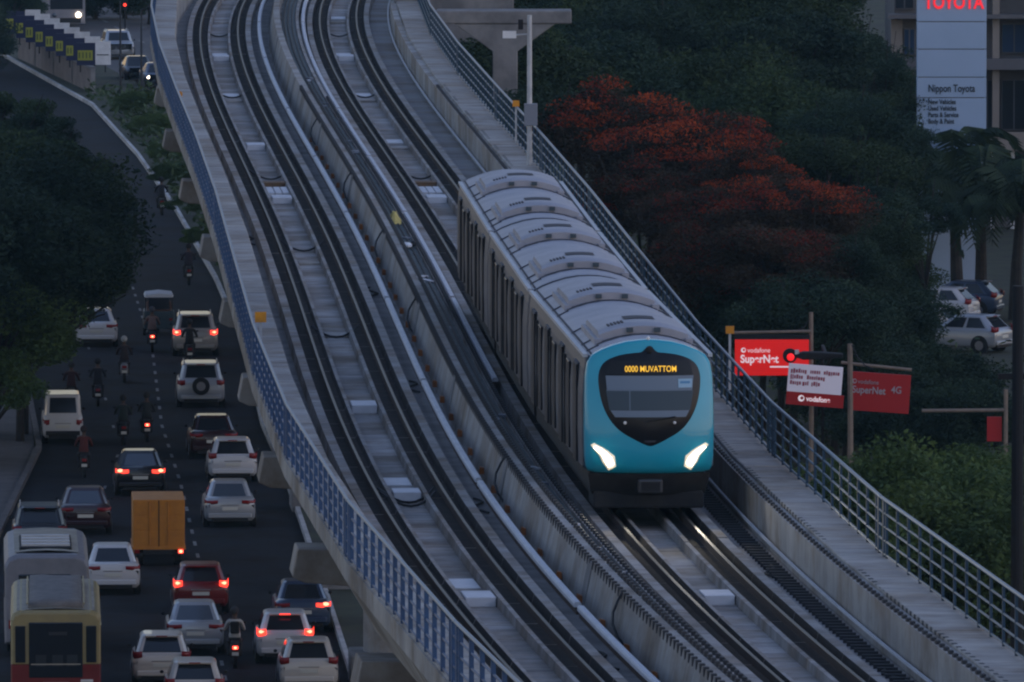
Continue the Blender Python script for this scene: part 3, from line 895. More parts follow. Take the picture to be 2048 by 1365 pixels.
_kx = [-.2, -3.1, -4.7, -6.3, -7.9, -9.3, -10.9, -13.0, -16.1, -19.3, -23.3, -30.7, -42, -58]
def KR(Y): return float(np.interp(Y, _ky, _kx))
_ly = [200, 300, 340, 387, 421, 444, 472, 510, 558, 602, 649, 705, 800, 950]
_lx = [-14.2, -15.6, -16.2, -16.9, -16.9, -18.2, -19.9, -22.6, -25.6, -28.8, -32.8, -40.2, -51.5, -67.5]
def KL(Y): return float(np.interp(Y, _ly, _lx))
def spot(px, py):
    p = at(px, py, 0.0); return p, -math.atan(road_dx(p.y))
CARS = [
 ('sedan', 'white', 'white sedan under the edge of the dark tree on the left', (193, 696), dict()),
 ('suv', 'beige', 'pale SUV with both tail lamps lit, farthest braking car beside the viaduct', (391, 714), dict(lit=True)),
 ('suv', 'silver', 'silver SUV with a spare wheel on its tailgate', (402, 817), dict(spare=True)),
 ('sedan', 'maroon', 'dark maroon sedan half hidden behind a white hatchback', (428, 920), dict()),
 ('hatch', 'white', 'white hatchback with unlit lamps driving close to the viaduct kerb, ahead of the silver sedan', (466, 967), dict()),
 ('sedan', 'silver', 'silver sedan following the white hatchback along the viaduct', (460, 1057), dict(glass='glass_pale')),
 ('sedan', 'black', 'black sedan with bright red tail lamps in the middle lane', (281, 994), dict(lit=True, glass='glass_pale')),
 ('sedan', 'maroon', 'dark red sedan ahead of the white sedan, left of the orange truck', (171, 1072), dict(glass='glass_pale')),
 ('sedan', 'white', 'white sedan between the two buses and the orange truck', (226, 1192), dict()),
 ('hatch', 'red', 'red hatchback with both tail lamps glowing orange', (402, 1230), dict(lit=True)),
 ('sedan', 'silver', 'silver sedan behind the red hatchback, beside the scooter', (391, 1312), dict(glass='glass_pale')),
 ('hatch', 'white', 'white hatchback with its high brake lamp lit below the rear spoiler', (571, 1330), dict(lit=True, brake=True)),
 ('sedan', 'blue', 'dark blue sedan partly hidden by the white braking hatchback', (606, 1268), dict(lit=True, one=True)),
 ('hatch', 'cream', 'white hatchback in warm glow at the bottom edge beside the viaduct pier', (618, 1388), dict()),  # white car; warm glow from headlights behind is put into its paint
 ('hatch', 'cream', 'pale hatchback at the bottom edge right of the red and yellow bus', (324, 1376), dict()),
 ('hatch', 'cream', 'pale car of which only the roof shows at the bottom edge', (390, 1432), dict(lit=False)),
 ('van', 'white', 'white minivan with a large dark rear window on the left lane', (126, 890), dict()),
 ('suv', 'black', 'black car mostly hidden in front of the white bus', (80, 1118), dict()),
]
for kind, col, label, (px, py), kw in CARS:
    p, h = spot(px, py)
    make_car(kind, col, label, 'van' if kind == 'van' else 'car', p, h, **kw)
# parked cars by the showroom, seen from the side, and oncoming cars on the far carriageway
for kind, col, label, (px, py), rz, kw in [
 ('hatch', 'white', 'pale car parked by the palm trunk, roof seen above the orange lit car', (1950, 648), 1.25, {}),
 ('sedan', 'cream', 'parked car with small amber lamps, front row below the palms', (1950, 690), 1.15, dict(heads=True)),
 ('hatch', 'silver', 'silver car parked at the end of the row beside the dark utility pole', (2010, 706), 1.05, {}),
 ('hatch', 'blue', 'bluish car parked deepest in the row behind the palm trunk', (2000, 634), 1.3, {})]:
    p = at(px, py, 0.0)
    make_car(kind, col, label, 'car', p, rz, group='cars parked in front of the showroom', **kw)
for kind, col, label, (px, py), kw in [
 ('suv', 'silver', 'pale jeep beside the last advertising board, facing this way', (224, 120), {}),
 ('sedan', 'black', 'dark car waiting left of the pale oncoming car at the far bend', (262, 166), {}),
 ('sedan', 'blue', 'pale blue oncoming car with one bright headlamp next to the viaduct', (302, 180), dict(heads=True)),
 ('sedan', 'grey', 'dim grey car high up on the far carriageway', (250, 30), {})]:
    p = at(px, py, 0.0)
    r = -math.atan(road_dx(p.y)) + PI
    make_car(kind, col, label, 'car', p + Vector((0, 3.9, 0)), r, group='cars on the far carriageway', **kw)

# ---- buses, truck, rickshaw
def rr_ring(hw, z0, z1, y, r=.22):
    return [(-hw, y, z0), (-hw, y, z1 - r), (-hw + r * .35, y, z1 - r * .35), (-hw + r * 1.2, y, z1), (hw - r * 1.2, y, z1), (hw - r * .35, y, z1 - r * .35), (hw, y, z1 - r), (hw, y, z0)]
M['bus_red'] = mat('bus_red', (.17, .012, .015), .45, (.13, .010, .012), 2.0, coords='obj')
M['bus_yellow'] = mat('bus_yellow', (.33, .265, .12), .5, (.27, .22, .11), 2.0, coords='obj')
M['bus_white'] = mat('bus_white', (.24, .24, .265), .5, (.19, .19, .21), 2.0, coords='obj')
M['bus_roof'] = mat('bus_roof', (.30, .27, .22), .8, (.42, .38, .30), 1.5, coords='obj')
M['tarp'] = mat('tarp', (.15, .145, .145), .9, (.22, .21, .205), 3.0, coords='obj', bump=.5, bscale=5)
M['truck'] = mat('truck_orange', (.52, .20, .022), .55, (.42, .16, .02), 2.5, coords='obj')
def wheels(root, hw, ys, r=.48, w=.28):
    for y in ys:
        for s in (-1, 1):
            wh = MB().cyl((s * (hw - .08 - w), y, r), (s * (hw - .08), y, r), r, 20).build('wheel', M['tyre'], root)
            MB().cyl((s * (hw - .08), y, r), (s * (hw - .065), y, r), r * .5, 14).build('rim', M['rim'], wh)
p, h = spot(112, 1437)
bus = empty('city_bus', p, h, 'red and cream yellow city bus with a large dark rear window', 'bus', 'vehicles on the road below the viaduct')
HWB, LB, HB = 1.27, 9.6, 3.05
MB().loft([rr_ring(HWB - .04, .42, 1.52, 0, .01), rr_ring(HWB, .38, 1.52, .1, .01), rr_ring(HWB, .38, 1.52, LB, .01)]).build('lower_panel', M['bus_red'], bus, bevel=.03)
MB().loft([rr_ring(HWB - .05, 1.525, HB - .08, 0.02), rr_ring(HWB, 1.525, HB, .16), rr_ring(HWB, 1.525, HB, LB)]).build('upper_panel', M['bus_yellow'], bus, bevel=.03)
MB().loft([[(x, y, HB - .012 + .06 * (1 - (x / 1.1) ** 2)) for x in (-1.1, -.6, 0, .6, 1.1)] for y in (.22, LB - .2)], closed=False).build('roof_sheet', M['bus_roof'], bus)
mb = MB()
rings = []
for i in range(9):
    y = .5 + i * 1.0
    rings.append([(x, y + .05 * math.sin(x * 7 + i), HB + .05 + q * (.17 + .03 * math.sin(i * 2.1 + x * 4))) for x, q in ((-.78, -.3), (-.74, .8), (-.4, 1), (0, 1.05), (.4, 1), (.74, .8), (.78, -.3))])
mb.loft(rings); mb.build('roof_tarpaulin', M['tarp'], bus, smooth=True)
for s in (-1, 1):
    MB().tube([(s * .80, .45, HB + .16), (s * .80, 8.6, HB + .16)], .025, 6).build('carrier_rail', M['bus_yellow'], bus)
MB().box(-.76, .76, -.03, .05, 1.15, 2.72).build('rear_window', M['glass'], bus, bevel=.03)
for s in (-1, 1):
    MB().box(s * 1.0 - .145, s * 1.0 + .145, -.025, .06, 1.58, 2.62).build('corner_window', M['glass'], bus, bevel=.02)
    MB().box(s * 1.02 - .09, s * 1.02 + .09, -.03, .02, .78, .92).build('tail_lamp', M['lamp_red'], bus)
    for i in range(6):
        MB().box(s * HWB - .012, s * HWB + .012, .9 + i * 1.4, 2.1 + i * 1.4, 1.65, 2.55).build('side_window', M['glass'], bus)
MB().box(-1.15, 1.15, -.06, .1, .38, .55).build('bumper', M['trim'], bus, bevel=.02)
MB().box(-.36, .36, -.035, .0, .82, 1.02).build('number_plate', M['plate'], bus)
MB().box(-.70, .70, -.036, -.030, 1.52, 1.55).build('window_bar', M['bus_roof'], bus)
for i, (x, z) in enumerate(((-.42, 1.60), (.05, 1.60), (.46, 1.60))):
    MB().box(x - .15, x + .15, -.0355, -.0305, z - .12, z + .20).build('seat_back', mat('seat_%d' % i, (.022, .028, .034), .8), bus, bevel=.02)
MB().box(-.20, .32, -.038, -.031, 2.36, 2.45).build('window_sticker', M['bracket'], bus)
MB().box(.70, 1.05, -.012, -.004, 1.02, 1.10).build('fleet_number', M['pale'], bus)
wheels(bus, HWB, (2.6, 7.6))

p, h = spot(94, 1318)
wb = empty('white_bus', p, h, 'dull white bus with an open roof hatch ahead of the red and yellow bus', 'bus', 'vehicles on the road below the viaduct')
MB().loft([rr_ring(1.2, .5, 3.0, 0, .3), rr_ring(1.25, .42, 3.1, .16, .3), rr_ring(1.25, .42, 3.1, 8.6, .3), rr_ring(1.2, .5, 3.0, 8.8, .3)]).build('body', M['bus_white'], wb, bevel=.03)
MB().box(-.84, .72, -.03, .05, 1.75, 2.52).build('rear_window', M['glass'], wb, bevel=.04)
MB().box(.86, 1.06, -.03, .05, 1.8, 2.45).build('corner_window', M['glass'], wb, bevel=.03)
MB().loft([[(x, y, 3.115 + .07 * (1 - (x / .95) ** 2)) for x in (-.95, -.5, 0, .5, .95)] for y in (.5, 8.0)], closed=False).build('roof_panel', M['bus_roof'], wb)
MB().box(-.80, .75, 1.1, 5.2, 3.10, 3.22).build('roof_carrier', M['dark'], wb, bevel=.03)
for i in range(4):
    MB().box(-.74, .70, 1.5 + i * .95, 1.85 + i * .95, 3.22, 3.28).build('carrier_slat', M['pale'], wb)
for s in (-1, 1):
    MB().box(s * 1.05 - .08, s * 1.05 + .08, -.02, .02, .9, 1.15).build('tail_lamp', M['lamp_red'], wb)
    for i in range(5):
        MB().box(s * 1.25 - .012, s * 1.25 + .012, .8 + i * 1.5, 2.1 + i * 1.5, 1.75, 2.55).build('side_window', M['glass'], wb)
wheels(wb, 1.25, (2.2, 6.9))

p, h = spot(318, 1134)
tk = empty('box_truck', p, h, 'orange box truck with one red tail lamp lit', 'truck', 'vehicles on the road below the viaduct')
tb = MB().box(-.83, .83, 0, 3.2, .62, 2.16).build('cargo_box', M['truck'], tk, bevel=.03)
for i in range(3):
    MB().box(-.80, .80, -.012, .0, .72 + i * .48, 1.14 + i * .48).build('door_panel', M['truck'], tb, bevel=.008)
MB().box(-.86, .86, -.03, 3.22, .56, .64).build('bed_frame', M['truck'], tk)
MB().box(-.015, .015, -.02, .0, .66, 2.14).build('door_seam', M['trim'], tb)
for s in (-1, 1):
    MB().tube([(s * .3, -.03, .72), (s * .3, -.03, 2.1)], .02, 6).build('lock_bar', M['truck'], tb)
MB().box(-.45, .45, -.2, 4.2, .42, .56).build('chassis', M['trim'], tk)
MB().box(-.80, .80, -.04, .08, .40, .47).build('rear_bar', M['trim'], tk)
cabt = MB().loft([rr_ring(.8, .5, 1.95, 3.3, .15), rr_ring(.8, .5, 1.95, 4.3, .15), rr_ring(.78, .5, 1.2, 4.7, .1)]).build('cab', M['truck'], tk, bevel=.03)
MB().box(.62, .78, -.06, .0, .44, .56).build('tail_lamp', M['lamp_lit'], tk)
MB().ball((.70, -.07, .50), .06, .03, .05, 8, 5).build('bulb', M['lamp_core'], tk)
MB().box(-.78, -.62, -.06, .0, .44, .56).build('tail_lamp', M['lamp_red'], tk)
wheels(tk, .80, (.75, 3.7), .36, .22)

p, h = spot(318, 672)
au = empty('auto_rickshaw', p, h, 'three wheeled auto rickshaw with a pale roof and dark body', 'auto rickshaw', 'vehicles on the road below the viaduct')
MB().loft([[(x * s, y, z) for x, z in ((-.62, .28), (-.66, .55), (-.64, 1.0), (.64, 1.0), (.66, .55), (.62, .28))] for y, s in ((0, .92), (.15, 1), (1.7, .95), (2.5, .35))]).build('body', mat('rickshaw', (.03, .05, .06), .5), au, bevel=.04)
MB().loft([[(x * s, y, z + dz) for x, z in ((-.60, 1.62), (-.55, 1.72), (0, 1.78), (.55, 1.72), (.60, 1.62))] for y, s, dz in ((.02, .95, -.06), (.25, 1, 0), (1.5, .98, 0), (1.9, .85, -.12))]).build('hood', mat('rickshaw_hood', (.50, .52, .54), .7), au)
for x, y in ((-.55, .1), (.55, .1), (-.52, 1.75), (.52, 1.75)):
    MB().tube([(x, y, 1.0), (x * .98, y + .03, 1.66)], .025, 6).build('roof_post', M['trim'], au)
MB().box(-.42, .42, -.01, .03, 1.08, 1.55).build('rear_window', M['glass'], au)
MB().box(-.5, .5, .15, .4, .9, 1.4).build('seat', mat('rickshaw_seat', (.20, .12, .10), .8), au, bevel=.05)
for s in (-1, 1):
    MB().cyl((s * .5, .35, .23), (s * .64, .35, .23), .23, 16).build('wheel', M['tyre'], au)
    MB().box(s * .48 - .06, s * .48 + .06, -.03, .02, .62, .72).build('tail_lamp', M['lamp_red'], au)
MB().cyl((-.06, 2.35, .23), (.06, 2.35, .23), .23, 16).build('wheel', M['tyre'], au)

p = at(133, 62, 0.0)
ob = empty('oncoming_bus', p, -math.atan(road_dx(p.y)), 'far oncoming bus with one dazzling headlamp above the advertising boards', 'bus', 'cars on the far carriageway')
MB().loft([rr_ring(1.15, .45, 2.75, 0, .2), rr_ring(1.2, .4, 2.85, .3, .2), rr_ring(1.2, .4, 2.85, 7.5, .2)]).build('body', M['bus_white'], ob)
MB().box(-1.02, 1.02, -.02, .05, 1.35, 2.45).build('windscreen', M['glass'], ob)
MB().box(-.9, .9, -.04, .05, .5, .8).build('bumper', M['trim'], ob)
MB().ball((.75, -.05, 1.0), .17, .1, .17, 10, 6).build('headlamp', M['lamp_head'], ob)
MB().ball((-.75, -.05, 1.0), .15, .08, .15, 10, 6).build('headlamp', M['glass_pale'], ob)

# ------------------------------------------------------------------ riders: one body mesh, one scooter, copied
def skin_body(nodes, edges, name):
    me = bpy.data.meshes.new(name)
    names = list(nodes)
    me.from_pydata([nodes[n][0] for n in names], [(names.index(a), names.index(b)) for a, b in edges], [])
    o = bpy.data.objects.new(name, me); C.objects.link(o)
    md = o.modifiers.new('skin', 'SKIN'); md.use_smooth_shade = True
    sb = o.modifiers.new('sub', 'SUBSURF'); sb.levels = 1; sb.render_levels = 1
    for i, n in enumerate(names):
        r = nodes[n][1]
        me.skin_vertices[0].data[i].radius = (r, r) if not isinstance(r, tuple) else r
        me.skin_vertices[0].data[i].use_root = (n == 'pelvis')
    dg = bpy.context.evaluated_depsgraph_get()
    ev = o.evaluated_get(dg)
    m2 = bpy.data.meshes.new_from_object(ev)
    bpy.data.objects.remove(o)
    return m2
N = {'pelvis': ((0, -.08, .84), (.17, .13)), 'belly': ((0, -.05, 1.02), (.155, .115)), 'chest': ((0, .02, 1.22), (.175, .125)), 'collar': ((0, .05, 1.36), (.11, .09)), 'neck': ((0, .08, 1.44), .058), 'head': ((0, .11, 1.56), (.085, .10)), 'crown': ((0, .11, 1.68), (.07, .085))}
Ed = [('pelvis', 'belly'), ('belly', 'chest'), ('chest', 'collar'), ('collar', 'neck'), ('neck', 'head'), ('head', 'crown')]
for s, n in ((-1, 'l'), (1, 'r')):
    N.update({'sh' + n: ((s * .19, .04, 1.34), .068), 'el' + n: ((s * .29, .16, 1.10), .048), 'wr' + n: ((s * .29, .42, 1.05), .034), 'pa' + n: ((s * .29, .50, 1.05), .038),
              'hi' + n: ((s * .11, -.02, .80), .095), 'kn' + n: ((s * .19, .40, .76), .068), 'an' + n: ((s * .17, .28, .36), .045), 'to' + n: ((s * .18, .46, .29), .042)})
    Ed += [('collar', 'sh' + n), ('sh' + n, 'el' + n), ('el' + n, 'wr' + n), ('wr' + n, 'pa' + n), ('pelvis', 'hi' + n), ('hi' + n, 'kn' + n), ('kn' + n, 'an' + n), ('an' + n, 'to' + n)]
    for f in range(4):
        fx = s * (.29 + (.030 - .02 * f))
        ln = (.040, .048, .046, .036)[f]
        N['f%d%s' % (f, n)] = ((fx, .53, 1.062), .0105); N['g%d%s' % (f, n)] = ((fx, .53 + ln, 1.055), .0095); N['h%d%s' % (f, n)] = ((fx, .53 + ln * .7, 1.018), .009)
        Ed += [('pa' + n, 'f%d%s' % (f, n)), ('f%d%s' % (f, n), 'g%d%s' % (f, n)), ('g%d%s' % (f, n), 'h%d%s' % (f, n))]
    N['t' + n] = ((s * .245, .50, 1.045), .012); N['u' + n] = ((s * .235, .545, 1.022), .010)
    Ed += [('pa' + n, 't' + n), ('t' + n, 'u' + n)]
body_me = skin_body(N, Ed, 'rider_body')
for _ in range(4): body_me.materials.append(M['skin'])
for p_ in body_me.polygons:
    c = p_.center
    p_.use_smooth = True
    if c.z > 1.40 or (c.y > .30 and c.z > .98): p_.material_index = 0          # skin
    elif c.z > .90 and not (c.y > .2 and c.z < .95): p_.material_index = 1      # shirt
    elif c.z < .34: p_.material_index = 3                                       # shoes
    else: p_.material_index = 2                                                 # trousers
# face details under the helmet visor
hm = MB()
hm.ball((0, .10, 1.66), .125, .145, .135, 14, 8)
helmet_src = hm.build('helmet', M['dark'], None, smooth=True); C.objects.unlink(helmet_src)
vz = MB(); vz.loft([[(.118 * math.sin(a), .10 + .15 * math.cos(a), z) for a in [-1.1 + 2.2 * i / 8 for i in range(9)]] for z in (1.58, 1.69)], closed=False)
visor_src = vz.build('visor', M['glass'], None, smooth=True); C.objects.unlink(visor_src)
sc_parts = []
def keep2(o, role): C.objects.unlink(o); sc_parts.append((o, role))
for y in (-.55, .72):
    keep2(MB().cyl((-.055, y, .27), (.055, y, .27), .27, 18).build('wheel', M['tyre']), 'tyre')
keep2(MB().loft([[(x * w, y, z0 + (z - .3) * hh) for x, z in ((-1, .32), (-.9, .62), (-.6, .74), (.6, .74), (.9, .62), (1, .32))] for y, w, z0, hh in ((-.88, .07, .55, .5), (-.75, .13, .42, .85), (-.3, .16, .34, 1.0), (.05, .12, .3, .9))]).build('body_shell', M['dark'], smooth=True), 'paint')
keep2(MB().box(-.13, .13, -.72, .10, .735, .80).build('seat', M['dark'], bevel=.03), 'trim')
keep2(MB().box(-.14, .14, .02, .42, .26, .31).build('footboard', M['dark']), 'paint')
keep2(MB().loft([[(x, y, z) for x in (-.17, -.1, .1, .17)] for y, z in ((.42, .3), (.5, .62), (.44, 1.0))], closed=False).build('leg_shield', M['dark']), 'paint')
keep2(MB().tube([(-.34, .50, 1.03), (-.12, .52, 1.04), (.12, .52, 1.04), (.34, .50, 1.03)], .018, 6).build('handlebar', M['dark']), 'trim')
keep2(MB().tube([(0, .48, 1.0), (0, .70, .3)], .035, 6).build('fork', M['dark']), 'trim')
for s in (-1, 1):
    keep2(MB().tube([(s * .24, .51, 1.05), (s * .30, .47, 1.24)], .008, 4).ball((s * .31, .47, 1.27), .05, .012, .035, 8, 5).build('mirror', M['dark']), 'trim')
keep2(MB().box(-.085, .085, -.93, -.86, .60, .70).build('tail_lamp', M['dark'], bevel=.015), 'tail')
keep2(MB().box(-.10, .10, -.925, -.91, .42, .52).build('number_plate', M['plate']), 'plate')
keep2(MB().box(-.08, .08, -.85, -.35, .50, .56).build('mudguard', M['dark']), 'trim')
cloth = {}
def cl(c):
    k = tuple(c)
    if k not in cloth: cloth[k] = mat('cloth_%d' % len(cloth), c, .9)
    return cloth[k]
def rider(px, py, lab_p, lab_s, shirt, trousers, helmet, bodyc, lit=False, lean=0.0):
    p, h = spot(px, py)
    p = p + Vector((0, .9, 0))
    sco = empty('scooter', p, h, lab_s, 'scooter', 'scooters in the traffic')
    for src, r in sc_parts:
        o = src.copy(); C.objects.link(o); o.parent = sco; o.name = src.name.split('.')[0]
        link_mat(o, {'tyre': M['tyre'], 'paint': cl(bodyc), 'trim': M['trim'], 'tail': M['lamp_lit'] if lit else M['lamp_red'], 'plate': M['plate']}[r])
        if r == 'tail' and lit:
            MB().ball((0, -.935, .65), .05, .02, .04, 8, 5).build('bulb', M['lamp_core'], o)
    pe = bpy.data.objects.new('person', body_me); C.objects.link(pe)
    pe.location = p; pe.rotation_euler = (0, 0, h)
    tag(pe, lab_p, 'person', 'scooter riders')
    for i, m in enumerate((M['skin'], cl(shirt), cl(trousers), M['trim'])):
        pe.material_slots[i].link = 'OBJECT'; pe.material_slots[i].material = m
    he = helmet_src.copy(); C.objects.link(he); he.parent = pe; he.name = 'helmet'; link_mat(he, cl(helmet))
    vi = visor_src.copy(); C.objects.link(vi); vi.parent = pe; vi.name = 'visor'
    return pe
RID = [
 (247, 768, 'rider in a dark jacket with a pale helmet, behind the white sedan', 'dark scooter with pale tail, behind the white sedan', (.03, .02, .022), (.03, .03, .04), (.35, .37, .38), (.16, .17, .19), False),
 (194, 815, 'rider all in black with a black helmet near the left tree', 'black scooter near the left tree ahead of the white minivan', (.012, .012, .016), (.015, .015, .02), (.012, .012, .015), (.02, .02, .024), False),
 (303, 706, 'rider in a dusty pink shirt left of the pale braking SUV', 'scooter with a lit tail lamp left of the pale braking SUV', (.15, .10, .09), (.04, .04, .05), (.05, .05, .06), (.03, .03, .03), True),
 (245, 892, 'rider in dark green riding just ahead of the black sedan', 'dark scooter ahead of the black sedan, left of a lit one', (.02, .03, .028), (.02, .02, .022), (.02, .02, .02), (.02, .02, .02), False),
 (292, 886, 'rider in grey ahead of the black sedan on a scooter with a lit tail lamp', 'scooter with a small red tail lamp ahead of the black sedan', (.025, .03, .03), (.02, .02, .022), (.03, .03, .03), (.02, .02, .02), True),
 (166, 958, 'rider in a red shirt behind the white minivan', 'dark scooter with a pale plate behind the white minivan', (.085, .018, .014), (.02, .02, .024), (.03, .02, .02), (.02, .02, .02), False),
 (468, 1340, 'rider in a white shirt with dark backpack straps beside the silver sedan', 'scooter with the brightest red tail lamp at the bottom of the road', (.40, .39, .37), (.03, .03, .035), (.04, .04, .045), (.03, .03, .03), True),
 (141, 822, 'rider in dark red ahead of the white minivan', 'scooter half hidden ahead of the white minivan', (.03, .009, .010), (.02, .02, .02), (.02, .02, .02), (.02, .02, .02), False),
 (378, 732, 'rider in black close behind the pale braking SUV', 'black scooter close behind the pale braking SUV', (.012, .012, .014), (.012, .012, .014), (.012, .012, .014), (.012, .012, .014), False),
 (322, 432, 'small dark rider far up the road beside the white kerb', 'small dark scooter far up the road beside the white kerb', (.02, .02, .025), (.02, .02, .02), (.02, .02, .02), (.02, .02, .02), False),
 (376, 572, 'dark rider alone on the empty stretch of road by the viaduct', 'dark scooter alone on the empty stretch by the viaduct', (.03, .025, .035), (.02, .02, .02), (.02, .02, .02), (.02, .02, .02), False)]
for r in RID: rider(*r)
bk = MB().box(-.14, .14, -.30, -.16, 1.0, 1.36)
o = bk.build('backpack', M['dark'], None, spot(468, 1340)[0] + Vector((0, .9, 0)), spot(468, 1340)[1], bevel=.05)
tag(o, 'dark backpack worn by the rider in the white shirt', 'backpack')

# ------------------------------------------------------------------ ground, road, kerbs
def strip(mb, fa, fb, ys, z, mi=0):
    mb.loft([[(fa(y), y, z), (fb(y), y, z)] for y in ys], mi, closed=False)
    return mb
ysg = frange(180, 950, 10)
o = MB().add([(-2500, -200, 0), (2500, -200, 0), (2500, 5000, 0), (-2500, 5000, 0)], [(0, 1, 2, 3)]).build('ground', M['soil']); tag(o, kind='structure')
o = strip(MB(), KL, KR, ysg, .008).build('road', M['asphalt']); tag(o, kind='structure')
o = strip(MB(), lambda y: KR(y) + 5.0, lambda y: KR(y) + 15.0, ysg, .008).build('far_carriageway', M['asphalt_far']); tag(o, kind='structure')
o = strip(MB(), lambda y: KL(y) - 3.2, lambda y: KL(y) - .22, ysg, .10).build('footpath', M['footpath']); tag(o, kind='structure')
mbm = MB()
for y0 in frange(190, 940, 10):
    mbm.loft([[(KR(y) + .2, y, .0), (KR(y) + .2, y, .16), (KR(y) + 4.8, y, .16), (KR(y) + 4.8, y, 0)] for y in (y0, y0 + 10)], closed=False)
o = mbm.build('median', M['soil']); tag(o, kind='structure')
md = MB()
for k in range(150):
    y = 250 + k * 4.3
    if y > 800: break
    x = lambda q: KR(q) - 3.62
    md.loft([[(x(q) - .055, q, .012), (x(q) + .055, q, .012)] for q in (y, y + 1.5)], closed=False)
    if k % 3 == 0:
        md.loft([[(KL(q) + 2.75, q, .012), (KL(q) + 2.85, q, .012)] for q in (y, y + 1.2)], closed=False)
for y in frange(560, 900, 9):
    md.loft([[(KR(q) + 9.9, q, .012), (KR(q) + 10.1, q, .012)] for q in (y, y + 3)], closed=False)
o = md.build('lane_markings', M['paint']); tag(o, kind='structure')
kb = empty('median_kerb', (KR(400), 400, 0), 0, 'pale painted kerb along the right side of the road under the viaduct', 'kerb')
kf = empty('footpath_kerb', (KL(400), 400, 0), 0, 'dull kerb along the footpath on the left side of the road', 'kerb')
def kerb_line(parent, fn, y0, y1, L, gap, m, h=.30, w=.2, skip=()):
    src = None
    n = int((y1 - y0) / L)
    for i in range(n):
        y = y0 + (i + .5) * L
        if i in skip: continue
        if src is None:
            o = MB().box(-w / 2, w / 2, -.5, .5, 0, h).build('kerb_stone', m); src = o
        else: o = inst(src); o.name = 'kerb_stone'
        o.parent = parent
        o.location = Vector((fn(y), y, 0)) - Vector(parent.location)
        o.rotation_euler = (0, 0, -math.atan((fn(y + 1) - fn(y - 1)) / 2))
        o.scale = (1, L - gap, 1)
kerb_line(kb, lambda y: KR(y) + .1, 300, 800, 3.0, .06, M['kerb'], .20, .15)
kerb_line(kf, lambda y: KL(y) - .1, 320, 560, 2.4, .05, M['footpath'], .20, .2)
mf = MB()
strip(mf, lambda y: KL(y) - 3.45, lambda y: KL(y) - 3.25, frange(330, 460, 6), .30)
o = mf.build('garden_edging', M['footpath']); tag(o, 'low dark edging behind the left footpath', 'edging')

# grass and weeds
def leaf_cloud(mb, pts, size, up=.3, mi=0, rng=R):
    for p in pts:
        s = size * rng.uniform(.6, 1.35)
        a = Vector((rng.gauss(0, 1), rng.gauss(0, 1), rng.gauss(0, 1) * .6)).normalized()
        b = a.cross(Vector((rng.gauss(0, 1), rng.gauss(0, 1), rng.gauss(0, 1) + up))).normalized()
        p = Vector(p)
        mb.add([p - a * s - b * s * .12, p - b * s * .42, p + a * s + b * s * .1, p + b * s * .45], [(0, 1, 2, 3)], mi)
gr = MB()
for k in range(5200):
    y = R.uniform(420, 660); x = KR(y) + R.uniform(.4, 4.7)
    gr_h = R.random() ** 2 * .9
    leaf_cloud(gr, [(x, y, .18 + gr_h)], .22, .2)
o = gr.build('grass', M['grass']); tag(o, kind='stuff')
ug = MB()
for k in range(26000):
    y = R.uniform(240, 600); x = R.uniform(8.5 - (y - 250) * .035, 13 + (y - 250) * .075)
    if y > 455 and x > 15: continue
    leaf_cloud(ug, [(x, y, R.random() ** 2 * 1.6)], .17, .2)
o = ug.build('undergrowth', M['grass']); tag(o, kind='stuff')

# ------------------------------------------------------------------ trees
def leafmat(name, c1, c2, rnd=.22, scale=.55):
    m = mat(name, c1, .75, c2, scale, rnd=rnd, contrast=(.38, .66), spec=.25)
    nt = m.node_tree; b = nt.nodes['Principled BSDF']
    tr = nt.nodes.new('ShaderNodeBsdfTranslucent'); mx = nt.nodes.new('ShaderNodeMixShader'); mx.inputs[0].default_value = .25
    lk = [l for l in nt.links if l.to_socket == b.inputs['Base Color']][0].from_socket
    nt.links.new(lk, tr.inputs[0])
    nt.links.new(b.outputs[0], mx.inputs[1]); nt.links.new(tr.outputs[0], mx.inputs[2])
    nt.links.new(mx.outputs[0], nt.nodes['Material Output'].inputs[0])
    return m
M['leaf'] = leafmat('leaf', (.020, .040, .018), (.060, .090, .030))
M['leaf_light'] = leafmat('leaf_light', (.046, .082, .024), (.105, .155, .044))
M['leaf_blue'] = leafmat('leaf_blue', (.016, .036, .024), (.044, .074, .038))
M['leaf_brown'] = leafmat('leaf_brown', (.034, .025, .016), (.065, .040, .021))
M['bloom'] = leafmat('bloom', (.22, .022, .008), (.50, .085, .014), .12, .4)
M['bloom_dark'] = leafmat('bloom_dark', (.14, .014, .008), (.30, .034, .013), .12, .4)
M['palm'] = leafmat('palm', (.020, .036, .018), (.046, .070, .026), .15, .9)
M['bark'] = mat('bark', (.022, .019, .017), .95, (.045, .038, .032), 2.0, bump=.5, bscale=8)
def clumps_for(seed, rx, rz, n):
    g = random.Random(seed); out = []
    for k in range(n):
        a = g.uniform(0, 2 * PI); u = g.uniform(-.55, 1.0); q = math.sqrt(max(0, 1 - u * u)) if abs(u) < 1 else 0
        f = g.uniform(.62, 1.0)
        out.append((Vector((rx * f * q * math.cos(a), rx * f * q * math.sin(a), rz * f * u)), g.uniform(.20, .36) * rx))
    return out
